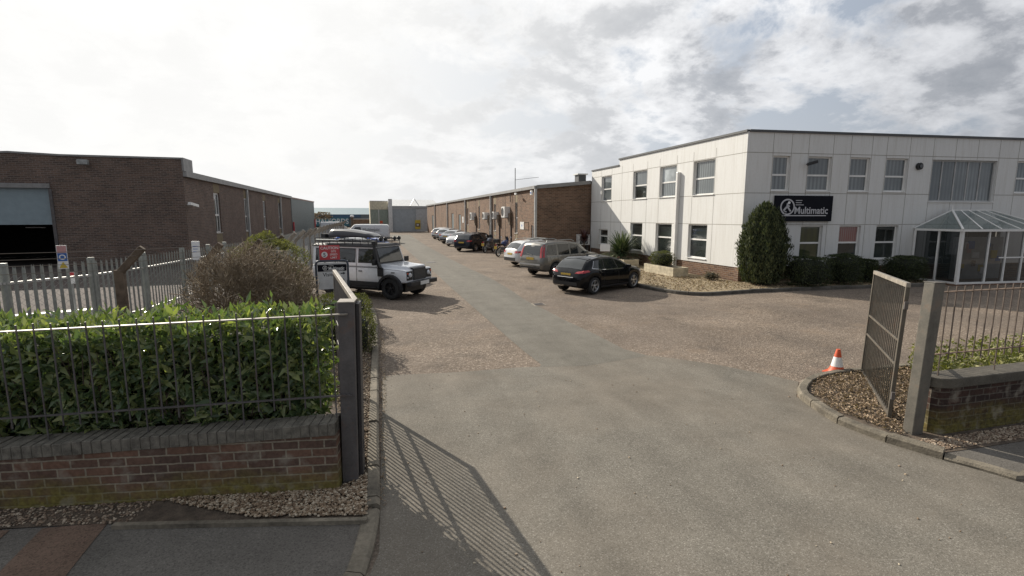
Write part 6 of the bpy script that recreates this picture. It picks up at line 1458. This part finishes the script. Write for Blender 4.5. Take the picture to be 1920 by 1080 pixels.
    for y in (-.72, .72): m.tube((-2.2, y, zr_), (.72, y, zr_), .016); m.tube((-2.2, y, zr_+.12), (.72, y, zr_+.12), .016)
    for x in np.linspace(-2.2, .72, 9):
        m.tube((x, -.72, zr_), (x, .72, zr_), .013)
        for y in (-.72, .72): m.tube((x, y, zr_-.12), (x, y, zr_+.12), .012)
    m.tube((.72, -.72, zr_+.12), (.72, .72, zr_+.12), .016); m.tube((-2.2, -.72, zr_+.12), (-2.2, .72, zr_+.12), .016); m.build('roof_rack', B_, root, True, world=False)
    for y in (-.55, -.28, .28, .55): m = MB(); m.lathe([(0, .07), (.06, .06), (.085, .0), (.05, -.06), (0, -.07)], 14, (.80, y, zr_+.12), 'x'); m.build('spot_lamp', B_, root, True, world=False)
    for y in (-.76,): m = MB(); m.tube((-2.1, y, zr_+.05), (-1.0, y, zr_+.05), .035, n=8); m.build('rolled_awning', M['steel'], root, True, world=False)
    rb = MB(); n = 13; prev = None
    for i in range(n):
        t = i/(n-1); x = -1.75+t*2.15; hh = .30*(1-.62*max(0, (t-.35)/.65)**1.4)*(1 if 0 < i < n-1 else .45); wy_ = .36*(1 if 0 < i < n-1 else .8)*(1-.15*t); yc = -.22
        ring = [(x, yc+wy_, 2.22), (x, yc+wy_*1.03, 2.22+hh*.40), (x, yc+wy_*.95, 2.22+hh*.8), (x, yc+wy_*.6, 2.22+hh), (x, yc-wy_*.6, 2.22+hh), (x, yc-wy_*.95, 2.22+hh*.8), (x, yc-wy_*1.03, 2.22+hh*.40), (x, yc-wy_, 2.22)]
        k = len(rb.v); rb.v += ring
        if prev is not None:
            for j in range(8): rb.f.append((prev+j, prev+(j+1) % 8, k+(j+1) % 8, k+j)); rb.m.append(0)
        prev = k
    rb.f.append(tuple(range(8))[::-1]); rb.f.append(tuple(range(prev, prev+8))); rb.m += [0, 0]
    global nt
    gm, gb_ = newmat('roof_box_plastic'); g_ = N('ShaderNodeNewGeometry'); gb_.inputs['Base Color'].default_value = (.022, .022, .03, 1); gb_.inputs['Roughness'].default_value = .4; gb_.inputs['Coat Weight'].default_value = .5
    rb.build('roof_box', gm, root, True, 50, world=False)
    for x in (-1.95, -1.9): m = MB(); m.box(x-.1, x+.1, -.6, -.2, 2.18, 2.34); 
    m.build('recovery_board', B_, root, world=False)
    fit(root, c, (-1.395, 1.395), WRr, .27, M['blackalloy'], .765, spokes=5, rr=.58)
    m = MB(); m.box(1.80-.96, 1.84-.96, -.86, -.62, .30, .55); m.build('mud_flap', B_, root, world=False)
    t = wheel(root, 0, .0, .40, .24, M['blackalloy'], 5); t.name = 'spare_wheel'; t.location = (-2.42, .0, 1.05); t.rotation_euler = (0, 0, R(90))
A = G(735, 562); B = Vector((-1.21, 18.9, 0)); C_ = G(786, 549)
hd = math.atan2(A.y-B.y, A.x-B.x); ax = Vector((-math.sin(hd), math.cos(hd), 0)); fm = A+ax*.80*.93; ox = fm-Vector((math.cos(hd), math.sin(hd), 0))*1.395*.93
r = empty('off_roader', (ox.x, ox.y, .008), 'white long-wheelbase off-roader with black wheels, snorkel and roof box', 'car', g2, hd, .93); defender(r)

# --- motorcycles
def motorbike(root, body, blue):
    r = .31
    for x, nm in ((-.72, 'wheel'), (.75, 'wheel')):
        m = MB(); m.lathe([(r*.74, -.05), (r*.9, -.06), (r, -.025), (r, .025), (r*.9, .06), (r*.74, .05)], 24, (0, 0, 0), 'y'); t = m.build('wheel', M['tyre'], root, True, 50, world=False); t.location = (x, 0, r)
        m = MB(); m.lathe([(r*.76, .045), (r*.7, .03), (r*.7, -.03), (r*.76, -.045)], 24, (0, 0, 0), 'y')
        for k in range(10): a = 6.283*k/10; m.tube((0, 0, 0), (math.cos(a)*r*.72, .0, math.sin(a)*r*.72), .008, n=4)
        m.tube((0, -.06, 0), (0, .06, 0), .04); m.build('rim', M['steel'], t, world=False)
    m = MB(); m.path([(.75, .09, .31), (.42, .09, 1.0)], .028); m.path([(.75, -.09, .31), (.42, -.09, 1.0)], .028); m.build('front_fork', M['steel'], root, True, world=False)
    m = MB(); m.path([(-.72, .1, .31), (-.1, .12, .42)], .03); m.path([(-.72, -.1, .31), (-.1, -.12, .42)], .03); m.path([(-.1, 0, .4), (.35, 0, .92), (-.3, 0, .78), (-.95, 0, .86)], .03); m.build('frame', M['trim'], root, world=False)
    m = MB(); m.box(-.2, .32, -.17, .17, .28, .66); m.tube((.05, -.33, .42), (.05, .33, .42), .12, n=10); m.build('engine', M['iron'], root, bevel=.03, world=False)
    m = MB(); m.lathe([(0, -.34), (.13, -.28), (.2, -.1), (.21, .1), (.15, .27), (0, .33)], 14, (.14, 0, .90), 'x'); m.build('fuel_tank', body, root, True, world=False)
    m = MB(); m.hexa([(-.75, -.14, .84), (-.08, -.12, .80), (-.08, .12, .80), (-.75, .14, .84), (-.75, -.13, .93), (-.1, -.1, .86), (-.1, .1, .86), (-.75, .13, .93)]); m.build('seat', M['black'], root, bevel=.03, world=False)
    m = MB(); m.hexa([(.35, -.16, .82), (.66, -.05, .86), (.66, .05, .86), (.35, .16, .82), (.3, -.17, 1.1), (.56, -.1, 1.15), (.56, .1, 1.15), (.3, .17, 1.1)]); m.build('fairing', body, root, bevel=.03, world=False)
    m = MB(); m.poly([(.52, -.13, 1.14), (.52, .13, 1.14), (.36, .12, 1.38), (.36, -.12, 1.38)]); m.build('windshield', M['carglass'], root, world=False)
    m = MB(); m.path([(.25, -.42, 1.10), (.38, -.15, 1.07), (.38, .15, 1.07), (.25, .42, 1.10)], .014); m.build('handlebar', M['black'], root, world=False)
    for sg in (1, -1):
        m = MB(); m.tube((.3, sg*.3, 1.1), (.3, sg*.38, 1.28), .008); m.lathe([(0, .02), (.06, .0), (0, -.01)], 10, (.3, sg*.39, 1.31), 'x'); m.build('mirror', M['chrome'], root, world=False)
    m = MB(); m.hexa([(-1.0, -.06, .62), (-.98, .06, .62), (-.6, .08, .8), (-.6, -.08, .8), (-1.05, -.06, .66), (-1.03, .06, .66), (-.65, .08, .85), (-.65, -.08, .85)]); m.build('rear_mudguard', M['black'], root, world=False)
    m = MB(); m.box(-1.07, -1.05, -.11, .11, .55, .75); m.build('number_plate', M['plate_y'], root, world=False)
    m = MB(); m.box(-1.02, -.98, -.08, .08, .80, .86); m.build('tail_lamp', M['lampred'], root, world=False)
    m = MB(); m.path([(-.1, -.2, .35), (-.5, -.22, .4), (-.9, -.24, .55)], .045, 8); m.build('exhaust', M['steel'], root, True, world=False)
    if blue:
        m = MB(); m.box(-1.05, -.7, -.22, .22, .97, 1.25); m.build('top_box', M['black'], root, bevel=.04, world=False)
    m = MB(); m.path([(0, -.15, .28), (-.05, -.32, .0)], .015); m.build('side_stand', M['black'], root, world=False)
gm_ = 'motorcycles between the cars'
a = G(909, 474.3); hd = R(50); ox = a+Vector((math.cos(hd), math.sin(hd), 0))*.72
r = empty('motorcycle', (ox.x, ox.y, .008), 'black motorcycle beside the dark estate, left of the pair', 'motorcycle', gm_, hd, 1.0); motorbike(r, paint('bike_grey', (.08, .1, .14), .2, .3), False)
a = G(934, 481.5); ox = a+Vector((math.cos(R(42)), math.sin(R(42)), 0))*.72
r = empty('motorcycle', (ox.x, ox.y, .008), 'blue motorcycle beside the white crossover, right of the pair', 'motorcycle', gm_, R(42), 1.0); motorbike(r, paint('bike_blue', (.02, .05, .17), .2, .3), True)

# ============================================================ SITE SIGNS AND SMALL THINGS
pa = G(596, 566, .06); pb = G(655, 562, .06); f = Fr((pa.x, pa.y, 0), ((pb-pa).x, (pb-pa).y)); Lp = (pb-pa).length
sg = empty('visitor_sign', (pa.x, pa.y, .06), 'visitor direction board on a navy tubular frame in the left bed', 'sign')
zt_ = HT(600, 491, pa.x, pa.y)+.02; rr_ = .09
m = MB(); pts = [f(0, 0, .0), f(0, 0, zt_-rr_), f(rr_*.3, 0, zt_-rr_*.3), f(rr_, 0, zt_), f(Lp-rr_, 0, zt_), f(Lp-rr_*.3, 0, zt_-rr_*.3), f(Lp, 0, zt_-rr_), f(Lp, 0, 0)]
m.path(pts, .036, 10); m.build('tube_frame', M['signnavy'], sg, True, 60)
z1 = zt_-.06; z0 = z1-.86
m = MB(); m.fbox(f, .045, Lp-.045, -.012, .012, z0, z1); m.build('board', simple('board_white', (.62, .63, .63), .35, .0), sg)
m = MB(); m.fbox(f, .045, Lp-.045, .0121, .016, z1-.28, z1-.06); m.build('header_band', M['signblack'], sg)
bw_ = Lp-.09; emblem(sg, f, .045+bw_*.25, z1-.16, .07, .0161, M['white'], M['white'])
text_obj('Multimatic', .145, M['white'], sg, f(.045+bw_*.37, .0165, z1-.235), f.d, (0, 0, 1), ext=.002, sx=.8, bold=.003)
MB().fbox(f, .045+bw_*.2, .045+bw_*.88, .0162, .018, z1-.262, z1-.25).build('underline', M['white'], sg)
MB().fbox(f, .045+bw_*.38, .045+bw_*.55, .0162, .018, z1-.105, z1-.095).build('small_lettering', M['white'], sg)
text_obj('Visitors', .17, M['signblack'], sg, f(.045+bw_*.17, .013, z1-.44), f.d, (0, 0, 1), ext=.002, sx=.95, bold=.001)
def arrow(u, z, s, right):
    m = MB(); P_ = [(-1, -.22), (.1, -.22), (.1, -.62), (1, 0), (.1, .62), (.1, .22), (-1, .22)]
    if not right: P_ = [(-y, x) for x, y in P_]
    pr_ = [f(u+a*s, .0135, z+b*s) for a, b in P_]; m.poly(pr_); o = m.build('arrow', M['signblack'], sg)
arrow(.045+bw_*.87, z1-.36, .075, True); arrow(.045+bw_*.87, z1-.60, .075, False)
cs = empty('speed_limit_sign', f(Lp*.45, 0, zt_+.04), 'red caution sign reading five miles per hour site speed limit above the visitor board', 'sign')
ux0 = Lp*.13; ux1 = ux0+.62; zc0 = zt_+.035; zc1 = zc0+.47
m = MB(); m.fbox(f, ux0, ux1, -.008, .008, zc0, zc1); m.build('board', M['signred'], cs)
text_obj('CAUTION', .125, M['white'], cs, f((ux0+ux1)/2, .0085, zc1-.13), f.d, (0, 0, 1), ext=.002, align='CENTER', sx=.98, bold=.002)
discf(f, 0, .095, zc0+.17, .0081, .011, u=ux0+.15).build('white_disc', M['white'], cs)
text_obj('5', .17, M['signnavy'], cs, f(ux0+.15, .0115, zc0+.11), f.d, (0, 0, 1), ext=.002, align='CENTER', bold=.004)
for k, t in enumerate(('SITE', 'SPEED', 'LIMIT')): text_obj(t, .088, M['white'], cs, f(ux0+.43, .0085, zc1-.23-.10*k), f.d, (0, 0, 1), ext=.002, align='CENTER', bold=.001)
for u in (ux0+.15, ux1-.15): MB().fbox(f, u-.02, u+.02, -.03, -.009, zc0-.1, zc1-.05).build('bracket', M['steel'], cs)
# traffic cone
c = G(1568, 699); e = empty('traffic_cone', (c.x, c.y, .0), 'orange traffic cone with white band at the tip of the mulch island', 'cone', rz=.3)
m = MB(); m.box(-.17, .17, -.17, .17, 0, .03); m.build('base', M['orange'], e, bevel=.012, world=False)
m = MB(); m.lathe([(.14, .03), (.125, .06), (.095, .13)], 24); m.build('lower_cone', M['orange'], e, True, world=False)
m = MB(); m.lathe([(.097, .13), (.062, .30)], 24); m.build('white_band', M['white'], e, True, world=False)
m = MB(); m.lathe([(.061, .30), (.036, .42), (.03, .44), (0, .44)], 24); m.build('tip', M['orange'], e, True, world=False)
# small white sign in the office bed
q = (12.4, 24.2); e = empty('parking_sign', (q[0], q[1], .09), 'blank white reserved-space sign on a short dark post in front of the purple cordyline', 'sign')
z0 = HT(1122, 471, *q); z1 = HT(1122, 458, *q); f = Fr((q[0]-.25, q[1]+.15, 0), (.9, -.45)); m = MB(); m.fbox(f, 0, .52, 0, .02, z0, z1); m.build('board', M['white'], e); MB().fbox(f, .46, .50, -.05, -.001, .05, z1+.03).build('post', M['iron'], e)
